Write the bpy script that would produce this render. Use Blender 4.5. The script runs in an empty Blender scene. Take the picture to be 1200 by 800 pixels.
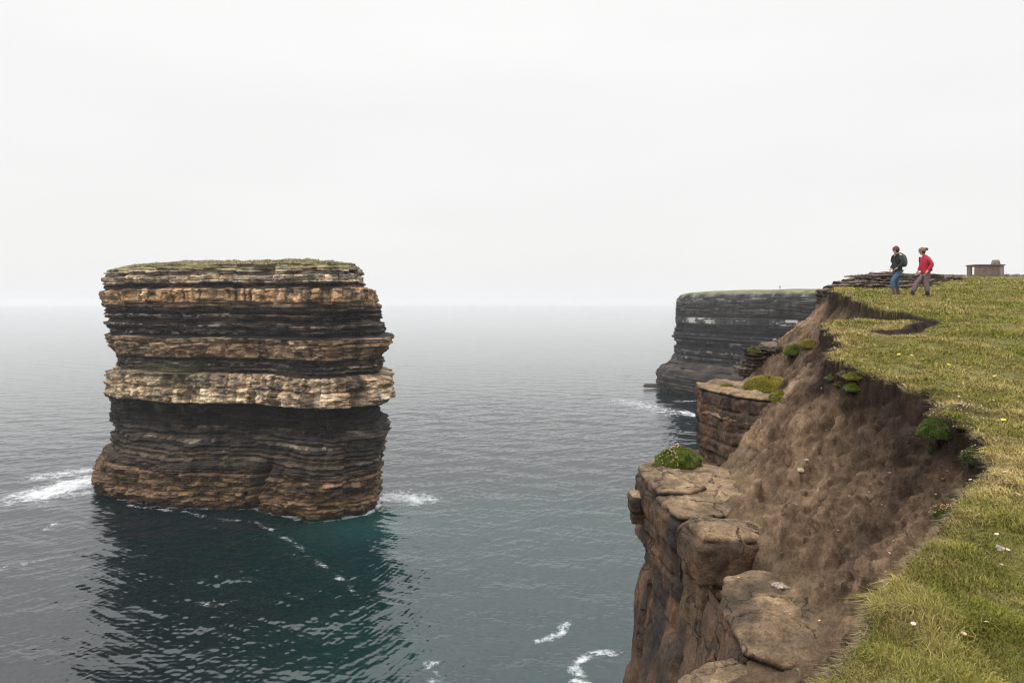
import bpy, math, random
import numpy as np
from mathutils import Vector
# ------------------------------------------------------------------ camera, world, sun, exposure
SC = bpy.context.scene
COL = SC.collection
H = 38.0                       # eye height above the sea
cd = bpy.data.cameras.new('camera'); cam = bpy.data.objects.new('camera', cd); COL.objects.link(cam)
cam.location = (0, 0, H); cam.rotation_euler = (math.radians(90), 0, 0)
cd.sensor_width = 36; cd.lens = 24; cd.shift_y = -45/1200; cd.clip_start = .05; cd.clip_end = 90000
SC.camera = cam

SUN_EL, SUN_AZ = math.radians(52), math.radians(-120)     # azimuth clockwise from +Y: light from behind, left
world = bpy.data.worlds.new("World"); SC.world = world; world.use_nodes = True
nt = world.node_tree; nt.nodes.clear()
def N(t, nt_, **k):
    n = nt_.nodes.new(t)
    for a, v in k.items(): setattr(n, a, v)
    return n
wo = N('ShaderNodeOutputWorld', nt)
sky = N('ShaderNodeTexSky', nt, sky_type='NISHITA', sun_disc=False, sun_elevation=SUN_EL, sun_rotation=SUN_AZ,
        air_density=1.0, dust_density=4.0)
b1 = N('ShaderNodeBackground', nt); b1.inputs[1].default_value = .05
nt.links.new(sky.outputs[0], b1.inputs[0])
tc = N('ShaderNodeTexCoord', nt); sx = N('ShaderNodeSeparateXYZ', nt)
nt.links.new(tc.outputs['Generated'], sx.inputs[0])
cr = N('ShaderNodeValToRGB', nt); cr.color_ramp.interpolation = 'EASE'
el = cr.color_ramp.elements
el[0].position = 0.0; el[0].color = (.255, .255, .257, 1)
el[1].position = 1.0; el[1].color = (.86, .86, .87, 1)
for p, c in ((.05, .255), (.12, .256), (.22, .262), (.40, .272), (.54, .50)):
    e = el.new(p); e.color = (c*1.004, c, c*.992, 1)
nt.links.new(sx.outputs[2], cr.inputs[0])
# soft uneven cloud cover
mp = N('ShaderNodeMapping', nt); mp.inputs['Scale'].default_value = (1.2, 1.2, 5)
nt.links.new(tc.outputs['Generated'], mp.inputs[0])
nz = N('ShaderNodeTexNoise', nt); nz.inputs['Scale'].default_value = 1.6; nz.inputs['Detail'].default_value = 4; nz.inputs['Roughness'].default_value = .45
nt.links.new(mp.outputs[0], nz.inputs['Vector'])
mr = N('ShaderNodeMapRange', nt); mr.inputs[1].default_value = .3; mr.inputs[2].default_value = .7; mr.inputs[3].default_value = .975; mr.inputs[4].default_value = 1.025
nt.links.new(nz.outputs[0], mr.inputs[0])
mx = N('ShaderNodeMix', nt, data_type='RGBA', blend_type='MULTIPLY'); mx.inputs[0].default_value = 1
nt.links.new(cr.outputs[0], mx.inputs[6]); nt.links.new(mr.outputs[0], mx.inputs[7])
b2 = N('ShaderNodeBackground', nt); b2.inputs[1].default_value = 3.85
nt.links.new(mx.outputs[2], b2.inputs[0])
ms = N('ShaderNodeMixShader', nt); ms.inputs[0].default_value = .9
nt.links.new(b1.outputs[0], ms.inputs[1]); nt.links.new(b2.outputs[0], ms.inputs[2]); nt.links.new(ms.outputs[0], wo.inputs[0])

ld = bpy.data.lights.new('sun', 'SUN'); ld.energy = 1.0; ld.angle = math.radians(16); ld.color = (1, .95, .87)
sun = bpy.data.objects.new('sun', ld); COL.objects.link(sun)
sd = Vector((math.sin(SUN_AZ)*math.cos(SUN_EL), math.cos(SUN_AZ)*math.cos(SUN_EL), math.sin(SUN_EL)))
sun.rotation_euler = sd.to_track_quat('Z', 'Y').to_euler()
SC.view_settings.view_transform = 'Standard'; SC.view_settings.look = 'None'
SC.view_settings.exposure = 0.0; SC.view_settings.gamma = 1.0
SC.render.engine = 'CYCLES'
SC.cycles.use_denoising = True; SC.cycles.filter_width = 1.2; SC.cycles.use_adaptive_sampling = False; SC.cycles.max_bounces = 6; SC.cycles.diffuse_bounces = 3; SC.cycles.glossy_bounces = 3
SC.cycles.volume_bounces = 1; SC.cycles.transmission_bounces = 4; SC.cycles.caustics_reflective = False

# ------------------------------------------------------------------ numpy helpers
rng = np.random.default_rng(7)
def hsh(*a):
    h = np.uint32(0x9E3779B9)
    for i, v in enumerate(a):
        v = np.asarray(v).astype(np.int64).astype(np.uint32)
        h = (h ^ v) * np.uint32(0x85EBCA6B) + np.uint32(0x27D4EB2F + i*7919)
        h = h ^ (h >> np.uint32(15)); h = h * np.uint32(0xC2B2AE35); h = h ^ (h >> np.uint32(13))
    return h.astype(np.float64) / 4294967296.0
np.seterr(over='ignore')
def vn(x, y=0.0, z=0.0, seed=0):
    """value noise in -1..1"""
    x, y, z = np.broadcast_arrays(np.asarray(x, float), np.asarray(y, float), np.asarray(z, float))
    xi, yi, zi = np.floor(x), np.floor(y), np.floor(z)
    fx, fy, fz = x-xi, y-yi, z-zi
    fx = fx*fx*(3-2*fx); fy = fy*fy*(3-2*fy); fz = fz*fz*(3-2*fz)
    def c(a, b, d): return hsh(xi+a, yi+b, zi+d, seed)
    r = 0
    flat = not np.any(z)
    for d in ((0,) if flat else (0, 1)):
        w = 1 if flat else (fz if d else 1-fz)
        v0 = c(0,0,d)*(1-fx)+c(1,0,d)*fx; v1 = c(0,1,d)*(1-fx)+c(1,1,d)*fx
        r = r + w*(v0*(1-fy)+v1*fy)
    return r*2-1
def fbm(x, y=0.0, z=0.0, o=4, seed=0, g=.5):
    r = 0; a = 1; t = 0; k = 1.0
    for i in range(o):
        r = r + a*vn(np.asarray(x)*k+i*17.3, np.asarray(y)*k+i*5.1, (np.asarray(z)*k+i*3.7) if np.any(z) else 0.0, seed+i); t += a; a *= g; k *= 2.03
    return r/t
def ss(a, b, x): 
    t = np.clip((x-a)/(b-a), 0, 1); return t*t*(3-2*t)
def lerp(a, b, t):
    return a+(b-a)*t
def catmull(P, closed=False, step=.2, jag=0):
    P = np.array(P, float); n = len(P); out = []
    for i in range(n if closed else n-1):
        p0, p1, p2, p3 = (P[(i-1) % n], P[i], P[(i+1) % n], P[(i+2) % n]) if closed else (P[max(i-1, 0)], P[i], P[i+1], P[min(i+2, n-1)])
        m = max(2, int(np.linalg.norm(p2-p1)/step))
        t = np.linspace(0, 1, m, endpoint=False)[:, None]
        out.append(.5*((2*p1)+(-p0+p2)*t+(2*p0-5*p1+4*p2-p3)*t*t+(-p0+3*p1-3*p2+p3)*t**3))
    if not closed: out.append(P[-1:])
    return np.concatenate(out)
def resample(Q, step, closed=False):
    if closed: Q = np.vstack([Q, Q[:1]])
    d = np.r_[0, np.cumsum(np.linalg.norm(np.diff(Q, axis=0), axis=1))]
    n = max(8, int(d[-1]/step)); s = np.linspace(0, d[-1], n+(0 if not closed else 1))
    if closed: s = s[:-1]
    return np.stack([np.interp(s, d, Q[:, i]) for i in range(Q.shape[1])], 1), s
def dist_poly(X, Y, P, closed=False):
    """unsigned distance, signed side (+ = right of the walking direction) of an open polyline"""
    best = np.full(X.shape, 1e18); sg = np.zeros(X.shape)
    P = np.asarray(P, float); n = len(P)
    for i in range(n if closed else n-1):
        a, b = P[i], P[(i+1) % n]; d = b-a; L = d@d
        t = np.clip(((X-a[0])*d[0]+(Y-a[1])*d[1])/L, 0, 1)
        ex = X-(a[0]+t*d[0]); ey = Y-(a[1]+t*d[1]); q = ex*ex+ey*ey
        cr_ = ex*d[1]-ey*d[0]
        m = q < best-1e-12
        # ties at vertices: keep the segment with the larger |cross|
        best = np.where(m, q, best); sg = np.where(m, np.sign(cr_), sg)
    return np.sqrt(best), sg

# ------------------------------------------------------------------ mesh helpers
def raw_mesh(name, V, F4=None, F3=None, cols=None, smooth=False, mat=None, parent=None, attrs=None):
    me = bpy.data.meshes.new(name)
    V = np.ascontiguousarray(V, np.float32).reshape(-1, 3); me.vertices.add(len(V)); me.vertices.foreach_set('co', V.ravel())
    loops = []; starts = []; n = 0
    if F4 is not None and len(F4):
        F4 = np.asarray(F4, np.int32); loops.append(F4.ravel()); starts.append(np.arange(len(F4))*4); n = len(F4)*4
    if F3 is not None and len(F3):
        F3 = np.asarray(F3, np.int32); loops.append(F3.ravel()); starts.append(n+np.arange(len(F3))*3)
    lp = np.concatenate(loops).astype(np.int32); st = np.concatenate(starts).astype(np.int32)
    me.loops.add(len(lp)); me.loops.foreach_set('vertex_index', lp)
    me.polygons.add(len(st)); me.polygons.foreach_set('loop_start', st)
    if smooth: me.polygons.foreach_set('use_smooth', np.ones(len(st), bool))
    me.update(calc_edges=True); me.validate()
    if cols is not None:
        ca = me.color_attributes.new('Col', 'FLOAT_COLOR', 'POINT')
        c4 = np.ones((len(V), 4), np.float32); c4[:, :3] = np.asarray(cols).reshape(-1, 3); ca.data.foreach_set('color', c4.ravel())
    for k, v in (attrs or {}).items():
        at = me.attributes.new(k, 'FLOAT', 'POINT'); at.data.foreach_set('value', np.ascontiguousarray(v, np.float32).ravel())
    o = bpy.data.objects.new(name, me); COL.objects.link(o)
    if mat: me.materials.append(mat)
    if parent: o.parent = parent
    return o
def grid_faces(nr, nc, wrap=False):
    i = np.arange(nr-1)[:, None]*nc; j = np.arange(nc if wrap else nc-1)[None, :]; k = (j+1) % nc
    return np.stack([i+j, i+k, i+nc+k, i+nc+j], -1).reshape(-1, 4)
def tag(o, label=None, cat=None, group=None, kind=None):
    for k, v in (('label', label), ('category', cat), ('group', group), ('kind', kind)):
        if v: o[k] = v
    return o
def empty(name, loc, rz=0):
    o = bpy.data.objects.new(name, None); COL.objects.link(o); o.location = loc; o.rotation_euler = (0, 0, rz); return o
def at(px, py, D):
    """photo pixel (1200 x 800) at forward distance D metres -> world point"""
    return np.array([(px-600)/800*D, D, H-(py-355)/800*D])

# ------------------------------------------------------------------ materials
def mat_new(name):
    m = bpy.data.materials.new(name); m.use_nodes = True; t = m.node_tree; t.nodes.clear()
    o = N('ShaderNodeOutputMaterial', t); p = N('ShaderNodeBsdfPrincipled', t); t.links.new(p.outputs[0], o.inputs[0])
    return m, t, p
def noise_node(t, scale, detail=4, rough=.55, vec=None, sc=None):
    n = N('ShaderNodeTexNoise', t); n.inputs['Scale'].default_value = scale; n.inputs['Detail'].default_value = detail; n.inputs['Roughness'].default_value = rough
    c = N('ShaderNodeTexCoord', t)
    if sc:
        m = N('ShaderNodeMapping', t); m.inputs['Scale'].default_value = sc; t.links.new(c.outputs['Object'], m.inputs[0]); t.links.new(m.outputs[0], n.inputs['Vector'])
    else: t.links.new(c.outputs['Object'], n.inputs['Vector'])
    return n
def rng_node(t, src, a, b, c, d):
    m = N('ShaderNodeMapRange', t)
    for i, v in enumerate((a, b, c, d)): m.inputs[i+1].default_value = v
    t.links.new(src, m.inputs[0]); return m.outputs[0]
def mixc(t, kind, f, a, b):
    m = N('ShaderNodeMix', t, data_type='RGBA', blend_type=kind)
    for s, v in ((0, f), (6, a), (7, b)):
        if isinstance(v, (int, float)): m.inputs[s].default_value = v
        elif isinstance(v, tuple): m.inputs[s].default_value = v
        else: t.links.new(v, m.inputs[s])
    return m.outputs[2]
def mat_attr(name, noises, bump=(), rough=.9, base=None, spec=.3, cracks=None):
    """colour = vertex colour (or base) times procedural mottling; noises = (scale, lo, hi, axis scale)"""
    m, t, p = mat_new(name)
    if base is None:
        a = N('ShaderNodeAttribute', t, attribute_name='Col'); c = a.outputs[0]
    else:
        a = N('ShaderNodeRGB', t); a.outputs[0].default_value = (*base, 1); c = a.outputs[0]
    for (s, lo, hi, sc) in noises:
        n = noise_node(t, s, 5, .6, sc=sc); c = mixc(t, 'MULTIPLY', 1.0, c, rng_node(t, n.outputs[0], .3, .7, lo, hi))
    crk = None
    if cracks:
        sc_, wd = cracks
        co = N('ShaderNodeTexCoord', t); wn = noise_node(t, sc_*1.7, 4, .6)
        va = N('ShaderNodeVectorMath', t, operation='MULTIPLY_ADD'); t.links.new(wn.outputs[1], va.inputs[0]); va.inputs[1].default_value = (.55, .55, .55); t.links.new(co.outputs['Object'], va.inputs[2])
        vo = N('ShaderNodeTexVoronoi', t, feature='DISTANCE_TO_EDGE'); vo.inputs['Scale'].default_value = sc_; t.links.new(va.outputs[0], vo.inputs['Vector'])
        msk = noise_node(t, sc_*.6, 2, .5)
        g_ = N('ShaderNodeMath', t, operation='ADD'); t.links.new(rng_node(t, vo.outputs['Distance'], 0, wd, 0, 1), g_.inputs[0]); t.links.new(rng_node(t, msk.outputs[0], .42, .58, 0, 1), g_.inputs[1]); g_.use_clamp = True
        crk = g_.outputs[0]; c = mixc(t, 'MULTIPLY', 1.0, c, rng_node(t, crk, 0, 1, .28, 1))
    t.links.new(c, p.inputs['Base Color']); p.inputs['Roughness'].default_value = rough; p.inputs['Specular IOR Level'].default_value = spec
    prev = None
    if crk:
        b = N('ShaderNodeBump', t); b.inputs['Strength'].default_value = .9; b.inputs['Distance'].default_value = .04; t.links.new(crk, b.inputs['Height']); prev = b.outputs[0]
    for (s, st, dist, sc) in bump:
        n = noise_node(t, s, 6, .65, sc=sc); b = N('ShaderNodeBump', t); b.inputs['Strength'].default_value = st; b.inputs['Distance'].default_value = dist
        t.links.new(n.outputs[0], b.inputs['Height'])
        if prev: t.links.new(prev, b.inputs['Normal'])
        prev = b.outputs[0]
    if prev: t.links.new(prev, p.inputs['Normal'])
    return m
M_strata = mat_attr('strata_rock', [(.9, .85, 1.15, (.5, .5, 2.5)), (3, .65, 1.35, (1, 1, 1.8)), (9, .7, 1.3, (1, 1, 1.4))], [(3, .7, .3, (1, 1, 2)), (9, .5, .1, None)], .88, spec=.2)
M_rock = mat_attr('ledge_rock', [(1.6, .72, 1.25, None), (9, .6, 1.4, None), (40, .6, 1.4, None)], [(9, .7, .08, None), (40, .9, .03, None)], .85, cracks=(1.5, .035))
M_dirt = mat_attr('bare_soil', [(1.2, .75, 1.25, None), (11, .75, 1.25, None), (45, .75, 1.25, None)], [(14, .8, .05, None), (50, .9, .025, None)], .95, spec=.1)
M_sod = mat_attr('turf_soil', [(2, .8, 1.2, None), (25, .7, 1.3, None)], [(30, .6, .03, None)], .95, spec=.1)
M_blade = mat_attr('grass_blade', [(8, .85, 1.15, None)], (), .7, spec=.2)
M_cush = mat_attr('cushion_leaf', [(20, .8, 1.2, None)], (), .75, spec=.2)
# ------------------------------------------------------------------ layered rock
def strata(S, Z, zones, seed, warp=(.5, 15, .1, 3)):
    """zones: (ztop, zbot, thickness, layer amp, block amp, block width, lateral amp, colA, colB); returns offset, colour"""
    r = np.random.default_rng(seed)
    bounds = []; zi = []
    for k, zn in enumerate(zones):
        z = zn[0]
        while z > zn[1]+zn[2]*.3:
            bounds.append(z); zi.append(k); z -= zn[2]*r.uniform(.55, 1.5)
    bounds = np.array(bounds)[::-1]; zi = np.array(zi)[::-1]          # ascending tops
    lo = np.r_[zones[-1][1], bounds[:-1]]
    Zw = Z+.42*(hsh(np.floor(S/6.3+.25*vn(Z/5, 0, 0, seed+30)), seed+31)-.5)*(warp[1] < 20)+warp[0]*vn(S/warp[1], 0, 0, seed)+warp[2]*fbm(S/warp[3], Z/2, 0, 3, seed+5)
    L = np.clip(np.searchsorted(bounds, Zw), 0, len(bounds)-1)
    t = np.clip((Zw-lo[L])/(bounds[L]-lo[L]+1e-6), 0, 1)
    th = (bounds[L]-lo[L])
    K = zi[L]
    g = lambda i: np.array([zn[i] for zn in zones], float)[K]
    la, ba, bw, ca = g(3), g(4), g(5), g(6)
    w = bw*(.6+.9*hsh(L, seed+1))
    sw = S+.5*w*vn(S/(w*2.3), L*3.3, 0, seed+9)
    q = sw/w+hsh(L, seed+2)*9; bi = np.floor(q); ft = q-bi
    hb = hsh(L, bi, seed+3)
    off = la*(hsh(L, seed+4)*2-1)+ba*(hb*2-1)+ca*vn(S/5.5, L*.37, 0, seed+6)
    off = off-np.minimum(.38, .3*th+.12)*np.exp(-(np.minimum(t, 1-t)*th/(.04+.06*th))**2)               # bedding grooves
    edge = np.minimum(ft, 1-ft)*w
    off = off-np.where(ba > .12, .4*np.exp(-(edge/.11)**2), 0.0)      # joints
    off = off-np.where((ba > .2) & (hb < .13), .75, 0)
    off = off+.26*fbm(S/1.3, Z/.7, 0, 4, seed+7)+.10*fbm(S/.35, Z/.25, 0, 3, seed+17)
    A = np.array([zn[7] for zn in zones])[K]; B = np.array([zn[8] for zn in zones])[K]
    m = np.clip(.5+.9*(hb-.5)+.6*fbm(S/3, Z/1.5, 0, 3, seed+8), 0, 1)[..., None]
    c = (A*(1-m)+B*m)*(.55+.85*hsh(L, seed+10))[..., None]
    c = c*(.6+.75*hsh(L, bi, seed+12))[..., None]*(1+.5*fbm(S/.5, Z/.25, 0, 3, seed+14))[..., None]
    c = c*(1-.5*ss(.15, .5, fbm(S/4, Z/1.2, 0, 4, seed+15)))[..., None]
    dark = (A.mean(-1) < .06)&(hsh(L, seed+20) > .72)
    c = c*(1+2.6*dark*ss(-.15, .25, fbm(S/3, L*2.2, 0, 3, seed+21)))[..., None]
    streak = ss(.08, .5, fbm(S/1.7, Z/7, 0, 4, seed+11))
    c = c*(1-.55*streak[..., None])
    # grey and orange lichen
    l1 = ss(.25, .5, fbm(S/2, Z/2, 0, 4, seed+13))[..., None]*.45
    c = c*(1-l1)+np.array([.16, .15, .14])*l1*c.mean(-1, keepdims=True)/.16
    return off, c

def ring_wall(name, foot, zs, offc, mat, closed=True, step=.12, parent=None, top=None, smooth=False):
    """foot: 2-D footprint (inside on the left when closed & counter-clockwise); offc(S,Z,X,Y,nx) -> off, colour"""
    P, s = resample(foot, step, closed)
    if closed: T = np.roll(P, -2, 0)-np.roll(P, 2, 0)
    else: T = np.gradient(P, axis=0)
    T /= np.linalg.norm(T, axis=1)[:, None]+1e-9; Nn = np.stack([T[:, 1], -T[:, 0]], 1)
    S, Z = np.meshgrid(s, zs); X = np.broadcast_to(P[:, 0], S.shape); Y = np.broadcast_to(P[:, 1], S.shape)
    res = offc(S, Z, X, Y, np.broadcast_to(Nn[:, 0], S.shape)); off, c = res[:2]
    Zt = res[2] if len(res) > 2 else Z
    dx = res[3] if len(res) > 3 else 0
    V = np.stack([X+Nn[:, 0]*off+dx, Y+Nn[:, 1]*off, Zt], -1)
    nr, nc = S.shape
    return raw_mesh(name, V, grid_faces(nr, nc, closed), cols=c, smooth=smooth, mat=mat, parent=parent), V, c

TAN, TAN2, ORG, GRY = (.38, .28, .18), (.26, .19, .13), (.38, .22, .11), (.15, .13, .11)
DRK, DRK2, BRN, BRN2 = (.016, .0145, .0135), (.058, .042, .030), (.155, .095, .055), (.085, .055, .036)
LGT, LGT2 = (.50, .385, .265), (.23, .165, .11)
ST_Z = [(47, 44.3, .5, .1, .1, 2, .3, (.20, .18, .09), (.15, .115, .075)),
        (44.3, 41.7, .75, .3, .3, 2.4, .4, (.36, .27, .18), (.20, .17, .14)),
        (41.7, 40.75, .4, .15, .0, 3, .2, DRK, DRK2),
        (40.75, 38.1, 2.65, .05, .33, 1.5, .1, TAN, ORG),
        (38.1, 37.2, .45, .25, .25, 2.8, .5, TAN2, BRN2),
        (37.2, 32.3, .36, .3, .14, 4, .6, DRK, DRK2),
        (32.3, 31.6, .4, .1, .0, 4, .3, DRK, DRK),
        (31.6, 27.8, 1.25, .25, .33, 2.3, .35, TAN, BRN),
        (27.8, 25.0, .33, .2, .12, 4, .35, DRK, DRK2),
        (25.0, 19.5, 1.9, .22, .42, 1.7, .25, LGT, LGT2),
        (19.5, 14.8, .6, .4, .1, 5, .6, (.009, .008, .008), (.032, .026, .02)),
        (14.8, 11, .5, .55, .15, 4, .7, DRK, (.07, .055, .042)),
        (11, 7.5, .45, .4, .1, 5, .5, DRK2, (.08, .062, .046)),
        (7.5, -3.5, .75, .28, .25, 3, .5, BRN, BRN2)]
pF = np.array([(-3.5, .6), (0, .9), (3, 1.2), (6.5, .7), (9, -.4), (12.5, -1.6), (14.5, -3.0), (18, -3.0), (19.4, -1.6), (19.5, .8), (24.9, .6), (25.0, -1), (27.6, -1), (27.9, .1), (31.5, .35), (31.8, -1.7), (33, -1.1), (36, -.8), (37.3, 0), (37.9, -.3), (38.15, .3), (40.6, .3), (40.9, -.9), (41.6, -.7), (41.8, -.2), (43, -.3), (44.4, -.9), (45.4, -1.5), (46, -3)])
pR = np.array([(-3.5, -.2), (5, -.2), (8, .6), (12.2, .6), (12.5, 1.2), (14.3, 1.4), (15.5, 0), (17.5, -.5), (19.1, .5), (19.7, 2.3), (24.2, 2.5), (24.6, .7), (28.4, .8), (29, 1.4), (30, 1.5), (30.2, 2.5), (31.6, 2.6), (31.9, 1), (34.5, .2), (37.8, 0), (38, -.5), (40.6, -.7), (40.9, -2), (41.2, -3), (41.8, -2.9), (44.4, -3.6), (45.4, -4.6), (46, -6)])
pL = np.array([(-3.5, 1.5), (0, 2.3), (2.5, 3.0), (6, 1.5), (9, -.6), (13, -1.3), (16, 0), (18, 0), (19.2, .6), (23.6, .6), (24.1, -1), (27.5, -1.1), (29, .2), (31, .6), (32.5, -.6), (34, .7), (37, .3), (37.9, 1.1), (40.4, 1.1), (40.7, .3), (41.2, .9), (44, .9), (44.7, .4), (45.4, -2.4), (46, -5)])
FOOT = catmull([(-86.2, 149), (-83.2, 141.2), (-78.8, 136.2), (-73.6, 131.7), (-62.8, 126.8), (-55, 126.3), (-48.5, 126.6), (-46, 125.6), (-40.4, 122.6), (-34.2, 119.6), (-30.6, 120.6), (-26.2, 124.2), (-25.6, 129), (-30, 148), (-43, 166), (-62, 174), (-80, 168), (-87, 158)], True, .15)
def stack_off(S, Z, X, Y, nx):
    off, c = strata(S, Z, ST_Z, 11, (.10, 15, .10, 3))
    zz = Z
    f, r, l = (np.interp(zz, p[:, 0], p[:, 1]) for p in (pF, pR, pL))
    wr = ss(.35, .9, nx)*ss(-45, -30, X); wl = ss(.15, .75, -nx)*ss(-72, -82, X)
    base = f*(1-wr-wl)+r*wr+l*wl
    base = base+.55*fbm(S/6, Z/14, 0, 3, 31)*ss(-2, 6, Z)+.62*fbm(S/5, Z/1.1, 0, 3, 32)*ss(-1, 4, Z)
    sub_ = np.floor(Z/.42+.35*vn(S/2.4, Z/3, 0, 81)); bk_ = np.floor(S/1.05+sub_*.37+.3*vn(S/3, sub_, 0, 82)); bnd = np.maximum(ss(19.5, 19.8, Z)*ss(25, 24.8, Z), np.maximum(ss(27.8, 28, Z)*ss(31.6, 31.4, Z), .8*ss(7.5, 7, Z)))
    hq = hsh(sub_, bk_, 83); base = base+bnd*.42*(hq-.5); c = c*(1+bnd*.5*(hsh(sub_, bk_, 84)-.5))[..., None]
    chute = ss(.35, .75, vn(S/2.6, Z/30, 0, 44))
    base = base-1.2*chute*ss(40.9, 41.5, Z)*(1-ss(44.2, 45.2, Z))
    base = base-1.8*np.exp(-((X+64)/7.5)**2-((Z-13.2)/2.0)**2)*(Y < 145)
    cx = -47.3+.33*Z
    base = base-3.4*np.exp(-((X-cx)/(.55+.05*Z))**2)*ss(9.5, 6, Z)*(Y < 140)
    base = base-1.2*np.exp(-((X+29.3)/.8)**2)*ss(8, 4, Z)*(Y < 140)
    base = base+.7*fbm(S/2.2, Z/1.6, 0, 3, 61)*ss(8, 4, Z)+.62*fbm(S/1.5, Z/.9, 0, 4, 62)
    fine = ss(10, 7, Z)
    c = np.array(c)
    vb = ss(38.1, 38.3, Z)*ss(40.8, 40.6, Z); c = c*(1+1.1*vb*fbm(S/.55, Z/5, 0, 3, 71))[..., None]
    vb = ss(19.6, 20, Z)*ss(25, 24.6, Z); c = c*(1+.8*vb*fbm(S/.8, Z/4, 0, 3, 72))[..., None]
    # guano and pale patches on the dark courses, left half
    rows = np.exp(-((Z-35.7-.12*vn(S/2))/.16)**2)+.9*np.exp(-((Z-33.9-.1*vn(S/2, 4))/.14)**2)+.6*np.exp(-((Z-32.4)/.25)**2)
    sp = ss(.1, .35, fbm(S/1.1, Z/.5, 0, 3, 77))*ss(-44, -58, X)*(Y < 150)
    k = np.clip(rows*sp, 0, 1)[..., None]; c = c*(1-k)+np.array([.5, .49, .47])*k
    rows2 = np.exp(-((Z-26.6-.2*vn(S/3))/.12)**2)*ss(.15, .4, fbm(S/.8, Z/.4, 0, 3, 78)); k = np.clip(rows2, 0, 1)[..., None]*.8; c = c*(1-k)+np.array([.45, .44, .42])*k
    # soil and grass slumped on the left half of the pale band
    k = (np.exp(-((X+66)/9)**2)*ss(22.8, 24.2, Z+.8*vn(S/3))*ss(27.6, 26, Z))[..., None]*.85
    c = c*(1-k)+np.array([.10, .09, .055])*k
    k = (ss(.0, .35, fbm(S/1.7, Z/.8, 0, 4, 90))*np.exp(-((X+68)/10)**2)*np.exp(-((Z-18.6)/1.6)**2))[..., None]*.6
    c = c*(1-k)+np.array([.14, .13, .06])*k
    k = (ss(.1, .45, fbm(S/1.2, Z/4, 0, 4, 93))*ss(19.6, 20.5, Z)*ss(25.2, 24, Z)*np.exp(-((X+76)/10)**2))[..., None]*.55
    c = c*(1-k)+np.array([.20, .19, .10])*k
    # grass creeping over the rim, wet black line at the water, yellow weed
    k = ss(44.2, 45.2, Z+.9*fbm(S/3, Z, 0, 4, 95))[..., None]*.8; c = c*(1-k)+np.array([.20, .18, .09])*(.7+.6*hsh(np.floor(S*3), np.floor(Z*6), 3)[..., None])*k
    k = ss(.15, .5, fbm(S/1.5, Z/.6, 0, 3, 97))[..., None]*ss(6, 4, Z)[..., None]*ss(.7, 1.2, Z)[..., None]*.5
    c = c*(1-k)+np.array([.24, .16, .05])*k
    c = c*(1-.72*ss(1.0, .15, Z+.4*vn(S/1.4))[..., None])
    mu = c.mean(-1, keepdims=True); c = np.clip(mu+(c-mu)*1.12, .004, .8)*1.06
    return off*(1-.0*fine)+base, c
M = ring_wall('rock_face', FOOT, np.r_[np.linspace(-3, 20, 300), np.linspace(20.07, 45.35, 380)], stack_off, M_strata)
stack = empty('sea_stack', (-56, 146, 0))
tag(stack, 'tall isolated sea stack of layered brown and black rock rising from the water', 'sea stack')
def adopt(o, p):
    o.parent = p; o.matrix_parent_inverse = __import__('mathutils').Matrix.Translation(-Vector(p.location)); return o
adopt(M[0], stack)
# turf top of the stack
rim = M[1][-1]; cen = rim.mean(0)
nr = 70; tt = np.linspace(0, 1, nr)[:, None, None]
V = rim[None]*(1-tt)+cen*tt
q = 1-(1-tt[..., 0])**2.2
lift = np.interp(V[..., 0], [-92, -84, -74, -60, -40, -28, -20], [.05, .15, .5, .75, .8, .15, .05])
V[..., 2] = rim[None, :, 2]-.15+lift*np.minimum(q*3.2, 1)+.42*fbm(V[..., 0]/1.2, V[..., 1]/1.2, 0, 4, 5)*np.minimum(tt[..., 0]*14, 1)
g = (.5+.5*fbm(V[..., 0]/3, V[..., 1]/3, 0, 4, 6))[..., None]
cc = np.array([.13, .11, .055])*(1-g)+np.array([.27, .22, .13])*g
adopt(raw_mesh('turf_top', V, grid_faces(nr, len(rim), True), cols=cc, mat=M_sod), stack)
def tufts(name, P, h, w, cols, lean=.6, seed=1, mat=None, per=1, out=None):
    """one mesh of short tapered blades standing at points P"""
    r = np.random.default_rng(seed); n = len(P)
    a = r.uniform(0, 2*np.pi, n); d = np.stack([np.cos(a), np.sin(a)], 1)
    h = np.broadcast_to(h, n)*r.uniform(.6, 1.3, n); w = np.broadcast_to(w, n)
    ln = lean*r.uniform(.1, 1, n)[:, None]
    tip = d*ln if out is None else out*lean+d*ln*.5
    side = np.stack([-d[:, 1], d[:, 0]], 1)
    b = P; wv = np.c_[side*w[:, None]*.5, np.zeros(n)]
    mid = b+np.c_[tip*h[:, None]*.35, h*.6]
    end = b+np.c_[tip*h[:, None]*1.0, h*np.sqrt(np.clip(1-.45*(tip**2).sum(1), .15, 1))]
    V = np.stack([b-wv, b+wv, mid+wv*.75, mid-wv*.75, end], 1)
    i = np.arange(n)[:, None]*5
    return raw_mesh(name, V.reshape(-1, 3), i+np.array([[0, 1, 2, 3]]), i+np.array([[3, 2, 4]]), cols=np.repeat(cols, 5, 0), mat=mat or M_blade)
# rough grass along the rim of the stack
n = 26000; ri = rng.integers(0, V.shape[0]//3, n); ci = rng.integers(0, V.shape[1], n)
gp = V[ri, ci]+np.c_[rng.normal(0, .1, (n, 2)), np.full(n, -.05)]
gc = lerp(np.array([.13, .12, .05]), np.array([.36, .29, .16]), rng.random((n, 1)))
adopt(tufts('rim_grass', gp, .32, .09, gc, .7, 3), stack)
stack.children[-1]['kind'] = 'stuff'

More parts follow.
